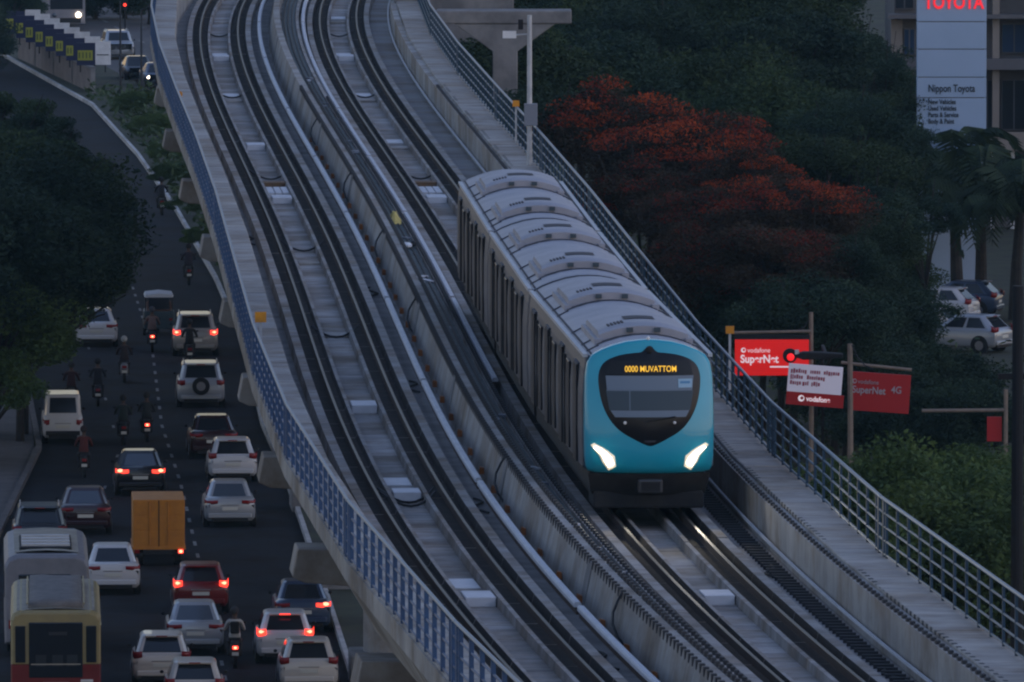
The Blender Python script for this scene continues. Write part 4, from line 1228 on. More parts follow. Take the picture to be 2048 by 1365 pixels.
def crown_mesh(seed, rx, rz, n, per, size, name, upper=None):
    g = random.Random(seed * 3 + 1)
    mb = MB()
    for c, r in clumps_for(seed, rx, rz, n):
        if upper is not None and (c.z < upper * rz or g.random() < .30): continue
        pts = []
        for _ in range(per):
            d = Vector((g.gauss(0, 1), g.gauss(0, 1), g.gauss(0, 1))).normalized()
            rr = r * (g.random() ** .45)
            p = c + Vector((d.x * rr * 1.15, d.y * rr * 1.15, d.z * rr * .62))
            if upper is not None:
                p.z += r * .22
                if d.z < .05: continue
            pts.append(p)
        leaf_cloud(mb, pts, size, .5, 0, g)
    me = bpy.data.meshes.new(name)
    me.from_pydata(mb.v, [], mb.f)
    return me
def trunk_mesh(seed, h, rx, rz):
    g = random.Random(seed)
    mb = MB()
    base = [(0, 0, 0), (.1, .05, h * .35), (.0, .15, h * .62)]
    mb.tube(base, .30, 8, r1=.19)
    for c, r in clumps_for(seed, rx, rz, 9):
        p = c + Vector((0, 0, h))
        mb.tube([(.0, .15, h * .58), (p.x * .45, p.y * .45 + .08, h * .62 + (p.z - h * .62) * .55), p], .12, 5, r1=.03)
    me = bpy.data.meshes.new('trunk'); me.from_pydata(mb.v, [], mb.f)
    return me
TV = []
for s, (rx, rz, n, per, size) in enumerate([(4.2, 3.0, 46, 560, .112), (3.6, 3.3, 40, 560, .11), (5.0, 2.7, 54, 560, .118), (3.2, 2.4, 34, 520, .105)]):
    TV.append((crown_mesh(11 + s, rx, rz, n, per, size, 'crown'), trunk_mesh(11 + s, 7.0, rx, rz), rx, rz, 11 + s))
FLV = [crown_mesh(13, 5.0, 2.7, 54, 560, .095, 'blossoms', .02), crown_mesh(11, 4.2, 3.0, 46, 560, .092, 'blossoms', .02)]
def tree(name, label, p, v, sc, rz, m, group, hz=7.0, flower=None, bx=None):
    cm, tm, rx, rzz, sd = TV[v]
    if bx is not None: rz = 0.0
    bx = p[0] if bx is None else min(bx, p[0])
    t = empty(name, (bx, p[1], 0), rz, label, 'tree', group)
    dx_ = p[0] - bx
    tr = bpy.data.objects.new('trunk', tm); C.objects.link(tr); tr.parent = t
    if not tm.materials: tm.materials.append(M['bark'])
    c = bpy.data.objects.new('crown', cm); C.objects.link(c); c.parent = t
    if not cm.materials: cm.materials.append(M['leaf'])
    ch = p[2] - hz * 0
    tr.scale = (sc, sc, math.hypot(p[2], dx_) / 7.0); tr.rotation_euler = (0, math.atan2(dx_, p[2]), 0); c.location = (dx_, 0, p[2]); c.scale = (sc, sc, sc)
    link_mat(c, m)
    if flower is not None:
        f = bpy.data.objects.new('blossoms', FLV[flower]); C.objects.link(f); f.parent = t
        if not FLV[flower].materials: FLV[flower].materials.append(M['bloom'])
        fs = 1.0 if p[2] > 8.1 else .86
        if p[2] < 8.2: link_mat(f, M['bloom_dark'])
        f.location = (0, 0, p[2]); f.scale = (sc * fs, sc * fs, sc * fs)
    return t
def tree_px(px, py, zc, Y=None):
    """crown centre seen at the pixel, crown centre at height zc"""
    return at(px, py, zc)
GR_R = 'trees of the wood right of the viaduct'
words = ['dark', 'dull green', 'bluish green', 'blackish', 'olive', 'deep green']
# the flame tree group
FT = [(1225, 290, 8.6, 0, .72, 1), (1385, 335, 8.8, 2, .68, 0), (1580, 440, 8.3, 2, .52, 0), (1290, 430, 7.6, 0, .64, 1), (1460, 460, 7.6, 2, .64, 0), (1478, 382, 8.5, 0, .5, 1), (1560, 530, 7.0, 2, .52, 0), (1395, 555, 6.4, 0, .58, 1), (1625, 535, 6.8, 0, .40, 1), (1500, 600, 5.6, 0, .5, 1)]
ftlab = ['flame tree with orange blossom farthest up, beside the grey pole', 'widest flame tree with a bright orange red crown behind the train roof', 'flame tree with sparse red blossom on the right of the orange ones', 'dark lower flame tree with few red blossoms close to the train', 'dark red flame tree above the lit red billboard', 'small bright flame tree in the middle of the orange crowns', 'dark rust coloured flame tree above the bamboo post', 'dark rust coloured flame tree beside the train roof, lowest by the railing', 'narrow dark flame tree at the right end of the red crowns', 'lowest dark flame tree just over the lit red billboard']
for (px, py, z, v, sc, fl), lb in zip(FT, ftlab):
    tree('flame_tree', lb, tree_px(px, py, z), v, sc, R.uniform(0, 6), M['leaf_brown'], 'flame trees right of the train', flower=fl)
# wood on the right: rows from far to near
WOOD = []
for row, (py, x0, x1, z, step) in enumerate([(-40, 1130, 1700, 9, 160), (20, 1200, 1640, 9.5, 150), (70, 1120, 1660, 9, 150), (130, 1000, 1640, 8.5, 140), (200, 1040, 1620, 8.5, 150), (280, 1560, 1700, 8.0, 120), (350, 1660, 1730, 7.6, 110), (450, 1730, 1800, 7.0, 100), (560, 1640, 1650, 5.6, 110), (640, 1540, 1660, 4.8, 110)]):
    x = x0
    while x <= x1:
        WOOD.append((x + R.uniform(-25, 25), py + R.uniform(-16, 16), z + R.uniform(-.9, .9), row)); x += step
WOOD += [(1590, 690, 4.0, 8), (1670, 700, 4.0, 8), (1725, 640, 4.6, 8), (1650, 610, 5.0, 8), (1560, 640, 4.6, 8), (1780, 640, 4.4, 8), (1480, 660, 4.6, 8), (1640, 560, 5.4, 8), (1810, 730, 3.0, 8), (1690, 790, 2.8, 8), (1770, 810, 2.6, 8), (1850, 770, 2.2, 8), (1850, 440, 6.5, 7), (1775, 560, 4, 7), (1700, 560, 6.5, 8), (1745, 500, 7, 7), (1755, 425, 7.5, 7), (1735, 775, 3.2, 8), (1935, 858, 2.4, 8), (1700, 742, 3.4, 8), (2000, 850, 2.2, 8), (1745, 690, 3.2, 8), (1870, 868, 2.2, 9), (1815, 860, 2.2, 9), (1075, 275, 8.8, 1), (1012, 212, 9.2, 1), (1765, 175, 7.6, 4), (1790, 240, 7.4, 5), (1800, 300, 7.2, 5), (1830, 380, 6.6, 6), (1700, 150, 8, 3)]

ORD = ['first', 'second', 'third', 'fourth', 'fifth', 'sixth', 'seventh', 'eighth', 'ninth', 'tenth', 'eleventh', 'twelfth', 'thirteenth', 'fourteenth', 'fifteenth', 'sixteenth', 'seventeenth', 'eighteenth', 'nineteenth', 'twentieth', 'twenty-first', 'twenty-second', 'twenty-third', 'twenty-fourth', 'twenty-fifth', 'twenty-sixth', 'twenty-seventh', 'twenty-eighth', 'twenty-ninth', 'thirtieth']
ROWS = ['beyond the top edge', 'along the top edge', 'under the top edge', 'above the flame trees', 'behind the flame trees', 'beside the flame trees', 'left of the tower', 'right of the flame trees', 'between billboards and parked cars', 'just above the billboards']
_by = {}
for w_ in WOOD: _by.setdefault(w_[3], []).append(w_)
for v_ in _by.values(): v_.sort(key=lambda w_: w_[0])
def wood_label(kindw, w_):
    k_ = _by[w_[3]].index(w_)
    return '%s wood tree, %s from left %s' % (kindw, ORD[k_], ROWS[w_[3]])
for i, (px, py, z, row) in enumerate(WOOD):
    if 1820 < px < 1990 and 230 < py < 420: continue
    near = 'behind the flame trees' if row < 5 else ('left of the palms' if row < 8 else 'above the billboards')
    m = [M['leaf'], M['leaf_blue'], M['leaf'], M['leaf_blue'], M['leaf'], M['leaf_blue']][i % 6] if row < 8 else M['leaf_blue']
    if (px, py) in ((1400, 590), (1300, 540)): m = M['leaf_brown']
    kindw = {id(M['leaf']): 'green', id(M['leaf_blue']): 'bluish dark', id(M['leaf_brown']): 'brownish'}[id(m)]
    tree('broadleaf_tree', wood_label(kindw, (px, py, z, row)), tree_px(px, py, z), i % 4, R.uniform(.48, .56) if row >= 8 else R.uniform(.85, 1.1) if px < 1660 else R.uniform(.40, .50) if px > 1740 else .66, R.uniform(0, 6), m, '%s %s' % (kindw, GR_R))
# lighter trees low on the right behind the railing
for i, (px, py, z, v, sc) in enumerate([(1810, 1075, 5.2, 0, .85), (1935, 1065, 5.0, 2, .72), (1880, 1170, 4.4, 1, .9), (2000, 1190, 4.2, 3, .95), (1772, 985, 4.0, 3, .6), (1970, 1010, 4.0, 1, .6)]):
    lb = ['light green bushy tree below the dim red billboard', 'light green tree right of the billboard posts', 'green tree low behind the right railing, among the lower row', 'green tree low beside the dark utility pole', 'small green tree behind the billboard post', 'green tree under the pale beam at the right edge'][i]
    tree('bushy_tree', lb, tree_px(px, py, z), v, sc, R.uniform(0, 6), M['leaf_light'], 'bushy trees behind the right railing')
# trees on the left of the road
LT = [(-30, 385, 7.6, 2, .95), (60, 385, 7.4, 0, .74), (115, 425, 7.2, 1, .60), (120, 470, 7.0, 3, .48), (40, 480, 7.2, 0, 1.0), (15, 505, 7.0, 2, .80), (150, 520, 6.6, 3, .48), (150, 545, 6.0, 3, .52), (45, 572, 6.2, 1, .80), (205, 565, 5.8, 3, .30), (120, 585, 5.2, 3, .58), (-30, 560, 6.5, 0, 1.0), (0, 255, 6.5, 3, .7), (70, 275, 6.5, 3, .5)]
for i, (px, py, z, v, sc) in enumerate(LT):
    tree('broadleaf_tree', 'dark tree left of the road, its crown %s from the top' % ORD[sorted(LT, key=lambda q: q[1]).index((px, py, z, v, sc))], tree_px(px, py, z), v, sc, R.uniform(0, 6), M['leaf_blue'] if i % 3 else M['leaf'], 'dark trees on the left of the road', bx=KL(tree_px(px, py, z).y) - 2.2)
for i, (px, py, z, v, sc) in enumerate([(45, 600, 5.0, 0, .72), (-20, 690, 4.3, 1, .8), (40, 690, 3.6, 3, .55), (-50, 770, 3.0, 3, .7)]):
    tree('bushy_tree', ['yellowish green tree below the dark ones at the left edge, top one', 'green tree at the left picture edge beside the road', 'green roadside tree left of the scooter rider in black', 'low green tree behind the left footpath'][i], tree_px(px, py, z), v, sc, R.uniform(0, 6), M['leaf_light'], 'bushy trees left of the road')
# far left and far top trees
for i, (px, py, z) in enumerate([(-60, 60, 3.0), (-45, 95, 1.6), (70, 12, 1.2), (130, -8, 1.5), (190, 2, 1.2), (250, -12, 1.6), (300, -20, 2.2), (20, 5, 2.5)]):
    tree('broadleaf_tree', 'far dark tree behind the oncoming traffic, %s from the left at the top edge' % ORD[i], tree_px(px, py, z), i % 4, .62, R.uniform(0, 6), M['leaf_blue'], 'far trees at the top left')
# shrubs in the median
for i, (px, py, s) in enumerate([(285, 205, .30), (300, 250, .30), (265, 195, .2), (345, 345, .25), (372, 405, .22), (398, 470, .2), (325, 300, .24)]):
    p = at(px, py, .9)
    t = empty('shrub', (p.x, p.y, 0), R.uniform(0, 6), 'low green shrub on the median beside the piers, %s one along the white kerb' % ORD[i], 'shrub', 'shrubs on the median')
    c = bpy.data.objects.new('foliage', TV[3][0]); C.objects.link(c); c.parent = t; c.location = (0, 0, .8); c.scale = (s, s * 1.5, s * 1.1); link_mat(c, M['leaf_light'])

# beyond the right and left picture edges the planting goes on
for i in range(22):
    p = (R.uniform(19, 62), 290 + i * 17, R.uniform(5.5, 8.5))
    if 480 < p[1] < 560 and p[0] < 45: p = (p[0] + 34, p[1], p[2])
    p = (max(p[0], .0436 * p[1] + 6.5), p[1], p[2])
    tree('broadleaf_tree', 'dark tree past the right picture edge, %s from the camera' % (ORD[i]), p, i % 4, R.uniform(.7, 1.0), R.uniform(0, 6), M['leaf_blue'] if i % 2 else M['leaf'], 'trees outside the right edge')
for i in range(10):
    y = 345 + i * 30
    p = (KL(y) - R.uniform(9, 26), y, R.uniform(5, 7.5))
    tree('broadleaf_tree', 'dark tree past the left picture edge, %s from the camera' % ORD[i], p, i % 4, R.uniform(.7, 1.0), R.uniform(0, 6), M['leaf_blue'], 'trees outside the left edge')

# palms
def frond_mesh(seed):
    g = random.Random(seed); mb = MB()
    pts = [Vector((0, 0, 0))]
    for k in range(1, 13):
        u = k / 12
        pts.append(Vector((0, 2.5 * math.sin(u * 1.5) , 1.75 * math.sin(u * 1.9) - 1.9 * u ** 2.6)))
    mb.tube(pts, .035, 4, r1=.01)
    for k in range(2, 13):
        for q in (0, .5):
            p = pts[k - 1].lerp(pts[k], q); L = .85 * math.sin(PI * (k + q) / 14) + .15
            for s in (-1, 1):
                d = Vector((s * .8, .45, -.45 - g.random() * .3)).normalized() * L
                w = Vector((0, .055, .01))
                mb.add([p - w, p + w, p + d * .6 + w * .9, p + d, p + d * .6 - w * .9], [(0, 1, 2, 3, 4)])
    me = bpy.data.meshes.new('frond'); me.from_pydata([tuple(v) for v in mb.v], [], mb.f); me.materials.append(M['palm'])
    return me
FR = [frond_mesh(3), frond_mesh(4)]
for px, py, zt, base, lab in [(1962, 400, 8.6, (1962, 622), 'tall palm with a dark trunk in front of the white sign tower'), (1902, 362, 9.2, (1915, 600), 'palm whose drooping crown covers the bottom lettering of the sign tower'), (2040, 425, 8.2, (2030, 640), 'palm at the right picture edge beside the showroom')]:
    b = at(base[0], base[1], 0.0)
    crown = aty(px, py, b.y)
    t = empty('palm_tree', b, 0, lab, 'palm tree', 'palms in front of the showroom')
    top = Vector(crown) - Vector(b)
    MB().tube([(0, 0, 0), (top.x * .3, 0, top.z * .5), top], .30, 10, r1=.17).build('trunk', M['bark'], t)
    for k in range(22):
        f = bpy.data.objects.new('frond', FR[k % 2]); C.objects.link(f); f.parent = t
        f.location = top; f.rotation_euler = (R.uniform(-.55, .55), R.uniform(-.2, .2), k * 2.399)
        f.scale = [R.uniform(1.0, 1.3)] * 3

# ------------------------------------------------------------------ sign tower and showroom
M['sign_blue'] = mat('sign_panel', (.34, .45, .60), .45, (.37, .48, .64), .6)
M['sign_red'] = mat('sign_red', (.6, .02, .03), .5, emit=(1.0, .025, .04), es=.42)
M['text_dark'] = mat('text_dark', (.03, .035, .045), .6)
def text(body, size, m, parent, loc, rot=(PI / 2, 0, 0), align='LEFT', ext=.01, name='lettering', sx=1.0, off=0.0):
    c = bpy.data.curves.new(name, 'FONT'); c.body = body; c.size = size; c.extrude = ext; c.align_x = align; c.materials.append(m); c.offset = off
    o = bpy.data.objects.new(name, c); C.objects.link(o); o.parent = parent; o.location = loc; o.rotation_euler = rot; o.scale = (sx, 1, 1)
    return o
b = at(1902, 590, 0.0)
k = b.y / FPX
tw = empty('sign_tower', b, 0, 'tall pale blue sign tower with red letters at its top edge', 'sign')
wd = 139 * k / 2
lv = [(-30, 44), (45, 99), (100, 155), (156, 196), (197, 420), (421, 590)]
for y0, y1 in lv:
    z1, z0 = aty(1902, y0, b.y).z, aty(1902, y1, b.y).z
    MB().box(-wd, wd, 0, .7, max(z0, 0) + .02, z1).build('panel', M['sign_blue'], tw, bevel=.01)
MB().box(-wd + .08, wd - .08, .05, .65, 0, aty(1902, -28, b.y).z).build('core', M['concrete_dark'], tw)
zt = lambda y: aty(1902, y, b.y).z
xt = lambda x: (x - 1902) * k
ch = MB()
text('TOYOTA', 36 * k, M['sign_red'], tw, (xt(1906), -.02, zt(17)), align='CENTER', ext=.03, sx=.80, off=.02)
text('Nippon Toyota', 21 * k, M['text_dark'], tw, (xt(1855), -.015, zt(184)), sx=.72, off=.006)
for i, w in enumerate(('New Vehicles', 'Used Vehicles', 'Parts & Service', 'Body & Paint')):
    text(w, 13.5 * k, M['text_dark'], tw, (xt(1855), -.015, zt(208.5 + i * 13)), sx=.74, off=.006)

M['wall_beige'] = mat('wall_beige', (.30, .26, .225), .85, (.24, .21, .185), .5)
M['wall_grey'] = mat('wall_grey', (.11, .105, .11), .85, (.15, .145, .15), .4)
bd = empty('showroom_building', (22.0, 545, 0), 0, 'unlit multi storey building with beige walls behind the sign tower', 'building')
kb_ = 545 / FPX
bx = lambda px: (px - CX) * kb_ - 22.0
bz = lambda py: aty(1900, py, 545).z
def bbox(name, m, x0, x1, y0, y1, d0=0, d1=.4, parent=bd, bevel=0):
    return MB().box(bx(x0), bx(x1), d0, d1, bz(y1), bz(y0)).build(name, m, parent, bevel=bevel)
bbox('wall', M['wall_grey'], 1790, 2300, -160, 610, .6, 14)
for y0, y1 in ((28, 36), (116, 138), (268, 300), (-70, -60)):
    bbox('floor_slab', M['wall_grey'], 1775, 2300, y0, y1, -.9, .6)
bbox('parapet', M['wall_beige'], 1972, 2300, 262, 298, -1.3, -1.0)
bbox('wall_panel', M['wall_beige'], 1783, 1806, 40, 122, .2, .62)
bbox('wall_panel', M['wall_beige'], 1780, 1830, 142, 165, .2, .62)
for x in (1985, 2062, 2140):
    bbox('column', M['wall_beige'], x, x + 14, -60, 262, -.5, -.1)
def window(x0, x1, y0, y1, m):
    f = bbox('window', M['wall_grey'], x0, x1, y0, y1, .42, .6)
    MB().box(bx(x0) + .06, bx(x1) - .06, .38, .43, bz(y1) + .06, bz(y0) - .06).build('pane', m, f)
    MB().box((bx(x0) + bx(x1)) / 2 - .03, (bx(x0) + bx(x1)) / 2 + .03, .36, .40, bz(y1) + .06, bz(y0) - .06).build('mullion', M['wall_grey'], f)
M['pane_blue'] = mat('pane_blue', (.03, .06, .12), .1, spec=.6)
window(1808, 1832, 58, 112, M['pane_blue']); window(1790, 1830, -40, 20, M['glass'])
window(2004, 2056, 48, 108, M['pane_blue']); window(2080, 2135, 48, 108, M['pane_blue']); window(2004, 2056, 160, 262, M['glass']); window(1975, 2000, 160, 262, M['glass'])
window(1780, 1828, 172, 250, M['glass'])
for x in (1975, 2030):
    window(x, x + 50, 310, 420, M['glass'])
for x in (1982, 2022, 2075):
    bbox('column', M['pale'], x, x + 7, 300, 600, -.9, -.7)
bbox('ledge', M['pale'], 1720, 1775, 120, 124, -6, -5.6)
p = at(1866, 640, 0.0)
o = MB().box(-.16, .16, -.05, .05, 0, .9).build('white_board', M['pale'], None, p); tag(o, 'small white board standing left of the parked cars', 'board')
p = at(1808, 622, 0.0)
o = empty('garden_lamp', p, 0, 'small pale lamp glinting in the dark trees left of the parked cars', 'lamp')
MB().cyl((0, 0, 0), (0, 0, .9), .03, 6).build('post', M['dark'], o); MB().ball((0, 0, 1.0), .14, .14, .12, 10, 6).build('globe', mat('globe', (.5, .5, .4), .4, emit=(1, 1, .8), es=.22), o)

# ------------------------------------------------------------------ billboards on bamboo posts
M['board_red'] = mat('board_red', (.42, .012, .014), .5)
M['board_lit'] = mat('board_lit', (.42, .012, .014), .5, emit=(1.0, .012, .008), es=.20)
M['board_white'] = mat('board_white', (.55, .53, .60), .5, emit=(.62, .58, .75), es=.10)
M['txt_white'] = mat('txt_white', (.75, .72, .75), .5, emit=(1, .8, .85), es=.22)
M['txt_dim'] = mat('txt_dim', (.42, .36, .38), .6)
M['txt_red'] = mat('txt_red', (.35, .06, .09), .6)
M['bamboo'] = mat('bamboo', (.26, .20, .15), .8, (.19, .15, .12), 3.0)
YB = 392.0; kk = YB / FPX
def bb(name, label, px, py, w, h, yoff=0, rz=0.0):
    """board with its top left corner at the pixel; local x right, z up from the top left"""
    p = aty(px, py, YB + yoff)
    o = empty(name, p, rz, label, 'billboard', 'billboards beside the viaduct')
    return o
def brd(o, m, x0, x1, z0, z1, name='face'):
    return MB().box(x0 * kk, x1 * kk, 0, .10, -z1 * kk, -z0 * kk).build(name, m, o, bevel=.01)
b1 = bb('billboard', 'brightly lit red billboard with white lettering, hung left of a bamboo post', 1470, 664, 0, 0, 0, .0)
brd(b1, M['board_lit'], 0, 148, 16, 88)
brd(b1, M['dark'], -2, 150, 6, 15.5, 'frame_strip')  # dark strip above the lit face
MB().tube([(-2 * kk, .03, -2 * kk), (152 * kk, .03, 1 * kk)], .05, 7).build('bamboo_beam', M['bamboo'], b1)
def circ_logo(o, x, z, r, m, m2, rot=0.0):
    MB().cyl((x * kk, -.015, z * kk), (x * kk, .0, z * kk), r * kk, 16).build('emblem', m, o)
    MB().cyl((x * kk + .2 * r * kk, -.025, z * kk + .1 * r * kk), (x * kk + .2 * r * kk, -.01, z * kk + .1 * r * kk), r * .5 * kk, 12).build('emblem_drop', m2, o)
circ_logo(b1, 17, -37, 5, M['txt_white'], M['board_lit'])
text('vodafone', 13 * kk, M['txt_white'], b1, (25 * kk, -.012, -41.5 * kk), sx=.95)
text('SuperNet', 22 * kk, M['txt_white'], b1, (11 * kk, -.012, -62 * kk), sx=.88, off=.010)
MB().box(70 * kk, 118 * kk, -.012, 0, -72 * kk, -69 * kk).build('small_print', M['txt_white'], b1)
po = aty(1622, 625, YB + .3)
o = empty('bamboo_post', (po.x, po.y, 0), 0, 'bamboo post standing right of the lit red billboard, with a cable from its tip', 'post')
MB().tube([(0, 0, 0), (.02, 0, po.z * .5), (0, 0, po.z)], .085, 8, r1=.07).build('cane', M['bamboo'], o)
MB().tube([(0, -.02, po.z - .15), (-.22, -.02, po.z - .5), (-.55, -.02, po.z - .66), (-.75, -.02, po.z - .68)], .018, 5).build('cable', M['bracket'], o)
po = aty(1700, 688, YB - .6)
o = empty('bamboo_post', (po.x, po.y, 0), 0, 'bamboo post between the white and the dim red billboards', 'post')
MB().tube([(0, 0, 0), (.02, 0, po.z * .5), (0, 0, po.z)], .10, 8, r1=.085).build('cane', M['bamboo'], o)
MB().tube([(.05, -.05, po.z - .02), (.25, -.05, po.z - .45), (.5, -.05, po.z - .72), (.8, -.05, po.z - .85)], .022, 5).build('cable', M['bracket'], o)
b2 = bb('billboard', 'white billboard with a red strip at its foot, in front of the lit red one', 1578, 727, 0, 0, -1.0, 0)
b2.rotation_euler = (0, math.radians(4.5), -.0)
brd(b2, M['board_white'], 0, 109, 0, 56)
brd(b2, M['board_red'], 0, 115, 56.5, 82, 'red_strip')
circ_logo(b2, 30, -68, 6.5, M['txt_white'], M['board_red'])
text('vodafone', 14 * kk, M['txt_white'], b2, (40 * kk, -.012, -72.5 * kk), sx=.92, off=.006)
g_ = random.Random(5)
for z_, words in ((-14, (34, 22, 30)), (-26, (28, 36)), (-38, (20, 13, 16))):
    x_ = 5
    for w_ in words:
        if x_ + w_ > 104: break
        xx = x_
        while xx < x_ + w_ - 2:
            lw = g_.uniform(2.2, 4.2)
            MB().box(xx * kk, (xx + lw) * kk, -.012, 0, (z_ - 3.2 - g_.choice((0, 0, 1.6))) * kk, (z_ + 3.2 + g_.choice((0, 0, 1.8))) * kk).build('blurred_letter', M['txt_red'], b2)
            xx += lw + 1.3
        x_ += w_ + 5
b3 = bb('billboard', 'dim unlit red billboard with pale lettering, right of the bamboo posts', 1702, 731, 0, 0, .0, 0)
b3.rotation_euler = (0, math.radians(4.0), 0)
brd(b3, M['board_red'], 0, 122, 12, 90)
MB().tube([(-20 * kk, .02, 4 * kk), (122 * kk, .02, -1 * kk)], .055, 7).build('bamboo_beam', M['bamboo'], b3)
circ_logo(b3, 9, -31, 5, M['txt_dim'], M['board_red'])
text('vodafone', 12 * kk, M['txt_dim'], b3, (16 * kk, -.012, -35 * kk), sx=.95)
text('SuperNet', 20 * kk, M['txt_dim'], b3, (6 * kk, -.012, -54 * kk), sx=.85, off=.006)
text('4G', 20 * kk, M['txt_dim'], b3, (84 * kk, -.012, -50 * kk), sx=.85, off=.004)
# traffic signal between the boards
p = aty(1580, 712, YB - 4.0)
ts = empty('traffic_signal', p, 0, 'dark traffic signal showing red over the edge of the lit billboard', 'traffic light')
MB().loft([[(.24 * math.cos(a), y, .24 * math.sin(a)) for a in [2 * PI * i / 16 for i in range(16)]] for y in (-.05, .2)]).build('lamp_case', M['dark'], ts)
M['lens_red'] = mat('lens_red', (.4, .02, .02), .4, emit=(1, .015, .02), es=.55)
MB().ball((.02, -.07, -.04), .125, .04, .125, 14, 8).build('red_lens', M['lens_red'], ts)
MB().loft([[(x, y, z * s) for y, z in ((-.1, .12), (.3, .14), (.3, -.16), (-.1, -.12))] for x, s in ((.2, .5), (.45, 1.0), (1.1, .9), (1.75, .5))]).build('signal_head', M['dark'], ts, bevel=.03)
MB().box(.16, .30, -.08, .02, .05, .20).build('bracket', M['pale'], ts)
MB().tube([(1.2, .2, 0), (1.2, 4.3, .02), (1.2, 4.3, -p.z)], .06, 8).build('post', M['dark'], ts)
p = aty(2036, 572, 300)
o = empty('utility_pole', (p.x, 300, 0), 0, 'thick dark utility pole at the right picture edge', 'pole')
MB().tube([(0, 0, 0), (0, 0, p.z)], .19, 12, r1=.14).build('shaft', M['dark'], o)
MB().box(-.5, .5, -.06, .06, p.z - 2.4, p.z - 2.25).build('crossarm', M['dark'], o)
p = aty(1930, 822, 380)
o = empty('bamboo_goalpost', (p.x, 380, 0), 0, 'bare bamboo beam and post near the right edge below the parked cars', 'frame')
MB().tube([(-1.4, 0, p.z), (1.35, 0, p.z + .02)], .06, 7).build('beam', M['bamboo'], o)
MB().tube([(1.32, 0, 0), (1.32, 0, p.z + .7)], .07, 7).build('post', M['bamboo'], o)
MB().box(.72, 1.2, .05, .12, p.z - 1.0, p.z - .2).build('torn_sheet', M['board_red'], o)

# ------------------------------------------------------------------ advertising boards on the wall at the far bend
M['navy'] = mat('navy', (.010, .014, .055), .5)
M['lime'] = mat('lime', (.30, .31, .035), .5)
M['lime_dark'] = mat('lime_dark', (.10, .12, .03), .6)
M['panel_wall'] = mat('panel_wall', (.155, .13, .12), .9, (.21, .175, .16), .8, rnd=.08)
wa, wb2 = at(38, 122, 0.0), at(186, 192, 0.0)
wl_ = empty('boundary_wall', wb2, 0, 'low brown panel wall along the median under the advertising boards', 'wall')
dv = (wa - wb2); n = 4
for i in range(n):
    p, q = dv * (i / n), dv * ((i + 1) / n)
    d = (q - p).normalized(); nn = Vector((-d.y, d.x, 0))
    mb = MB(); e = d * .12
    mb.loft([[a + nn * s for s in (-.07, .07)] + [a + nn * s + Vector((0, 0, 1.45)) for s in (.07, -.07)] for a in (p + e, q - e)])
    mb.build('wall_panel', M['panel_wall'], wl_)
    MB().box(p.x - .12, p.x + .12, p.y - .12, p.y + .12, 0, 1.5).build('post', M['concrete_dark'], wl_)
mb = MB(); mb.loft([[a + Vector((x, 0, z)) for x, z in ((-.16, 1.51), (.16, 1.51), (.16, 1.62), (-.16, 1.62))] for a in (Vector((0, 0, 0)), dv)])
mb.build('wall_cap', M['concrete_dark'], wl_)
for i in range(8):
    u = i / 7.4
    p = wb2 + dv * u + Vector((.12, .3, 0))
    big = i == 0
    k2 = p.y / FPX
    o = empty('advertising_board', (p.x, p.y, 0), .0, ['nearest navy advertising board with the widest lime lettering and a white end', 'navy advertising board with a lime square, %s behind the nearest one' % ORD[max(0, i - 1)]][i > 0], 'advertising board', None if big else 'advertising boards on the wall')
    z0, z1 = 1.70, 1.70 + 45 * k2
    MB().box(-37 * k2, (0) * k2, 0, .12, z0, z1).build('navy_face', M['navy'], o)
    MB().box(.5 * k2, (31) * k2, 0, .12, z0 + 1 * k2, z1 + 3 * k2).build('white_face', M['pale'], o)
    l = MB().box((-35 if big else -37) * k2, (-5 if big else -23) * k2, -.03, 0, z0 + 10 * k2, z0 + 30 * k2).build('lime_square', M['lime'], o)
    for j in range(4 if big else 2):
        x0 = (-33 + j * 7 if big else -35 + j * 6)
        MB().box(x0 * k2, (x0 + 3) * k2, -.045, -.031, z0 + 14 * k2, z0 + 26 * k2).build('letter_stroke', M['lime_dark'], l)
    for s in (-30, 20):
        MB().cyl((s * k2, .15, 1.3), (s * k2, .15, z0 + .5), .04, 6).build('post', M['dark'], o)
    if big:
        MB().box(3 * k2, 27 * k2, -.02, 0, z0 + 20 * k2, z0 + 22 * k2).build('grey_line', M['bracket'], o)
# street lamp posts at the bend
for px, py, y2, lab in [(241, 200, 2, 'thin street lamp post at the far bend left of the viaduct'), (283, 210, 20, 'second thin lamp post close to the viaduct at the far bend')]:
    p = at(px, py, 0.0); q = aty(px, y2, p.y)
    o = empty('lamp_post', p, 0, lab, 'lamp post', 'lamp posts at the far bend')
    MB().cyl((0, 0, 0), (0, 0, q.z), .07, 8, r1=.05).build('shaft', M['bracket'], o)
    MB().tube([(0, 0, q.z), (.5, 0, q.z + .25), (1.1, 0, q.z + .3)], .035, 6).build('arm', M['bracket'], o)
    MB().box(1.0, 1.5, -.1, .1, q.z + .26, q.z + .34).build('lamp_head', M['bracket'], o)
p = at(250, 60, 0.0); q = aty(250, 10, p.y)
o = empty('traffic_signal', p, 0, 'far traffic signal showing a small red light at the top of the road', 'traffic light')
MB().cyl((0, 0, 0), (0, 0, q.z), .05, 8).build('post', M['dark'], o); MB().box(-.14, .14, -.1, .1, q.z - .3, q.z + .25).build('signal_head', M['dark'], o)
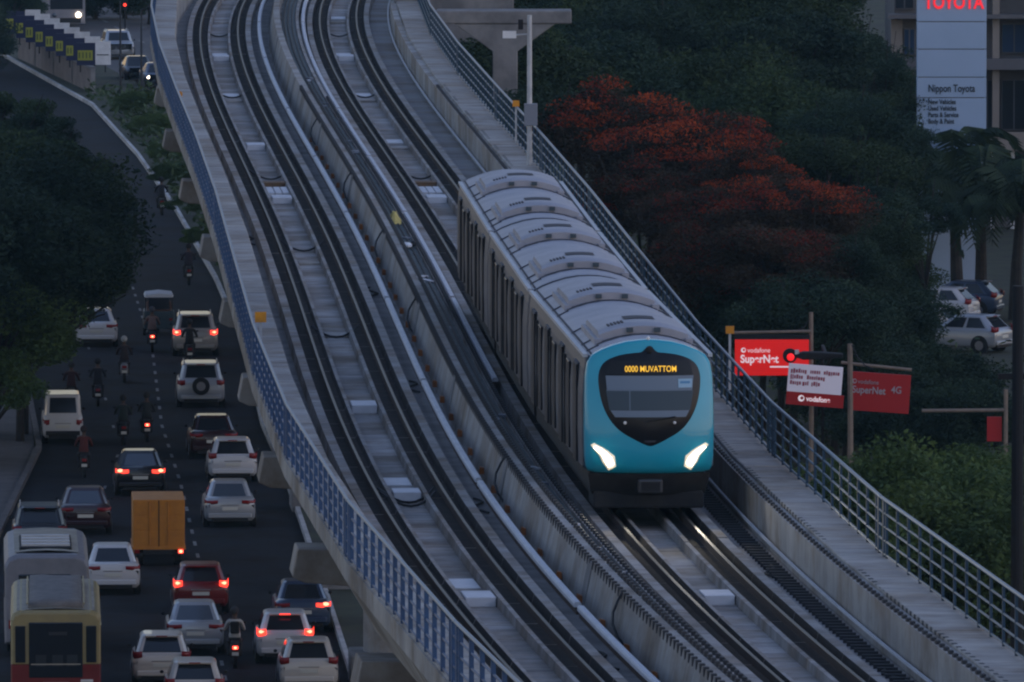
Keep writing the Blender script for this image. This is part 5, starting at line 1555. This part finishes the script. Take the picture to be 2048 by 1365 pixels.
MB().ball((0, -.12, 0 + q.z), .10, .04, .10, 10, 6).build('red_lens', M['lamp_lit'], o)
p = at(171, 503, 0.0)

# bare T shaped pier beside the far viaduct
YT = 468.0; kt = YT / FPX
zb0, zb1 = aty(1000, 46, YT).z, aty(1000, 20, YT).z
xb = lambda px: (px - CX) * kt
o = empty('bare_pier', (xb(1010), YT, 0), 0, 'bare concrete T shaped pier with a flat crossbeam behind the tall grey pole', 'pier')
MB().box(xb(872) - xb(1010), xb(1143) - xb(1010), -.9, .9, zb0, zb1).build('crossbeam', M['concrete_dark'], o, bevel=.05)
mb = MB(); mb.loft([[(x, y, z) for x, y in ((-w, -.85), (w, -.85), (w, .85), (-w, .85))] for w, z in ((.5, 0), (.5, zb0 - 1.1), (2.0, zb0 - .01))])
mb.build('shaft', M['concrete_dark'], o, bevel=.04)
MB().box(-4.6, .35, 18, 24, zb1 - 2.2, zb1 + .9).build('girder', M['concrete_dark'], o, bevel=.05)

# ------------------------------------------------------------------ evening air
hz = MB().box(-420, 420, -30, 1000, -1.0, 37.5).build('haze', mat('haze', (1, 1, 1)))
tag(hz, kind='stuff')
hm_ = hz.data.materials[0]; hn = hm_.node_tree
for n_ in list(hn.nodes):
    if n_.type == 'BSDF_PRINCIPLED': hn.nodes.remove(n_)
pv = hn.nodes.new('ShaderNodeVolumePrincipled')
pv.inputs['Density'].default_value = HAZE
pv.inputs['Color'].default_value = (.45, .80, 1.0, 1)
pv.inputs['Anisotropy'].default_value = .2
hn.links.new(pv.outputs[0], hn.nodes['Material Output'].inputs['Volume'])

# lettering becomes plain mesh
bpy.context.view_layer.update()
_dg = bpy.context.evaluated_depsgraph_get()
for o in [q for q in C.objects if q.type == 'FONT']:
    me = bpy.data.meshes.new_from_object(o.evaluated_get(_dg))
    nm = o.name
    q = bpy.data.objects.new('lettering', me); C.objects.link(q)
    q.parent = o.parent; q.location = o.location; q.rotation_euler = o.rotation_euler; q.scale = o.scale
    bpy.data.objects.remove(o)
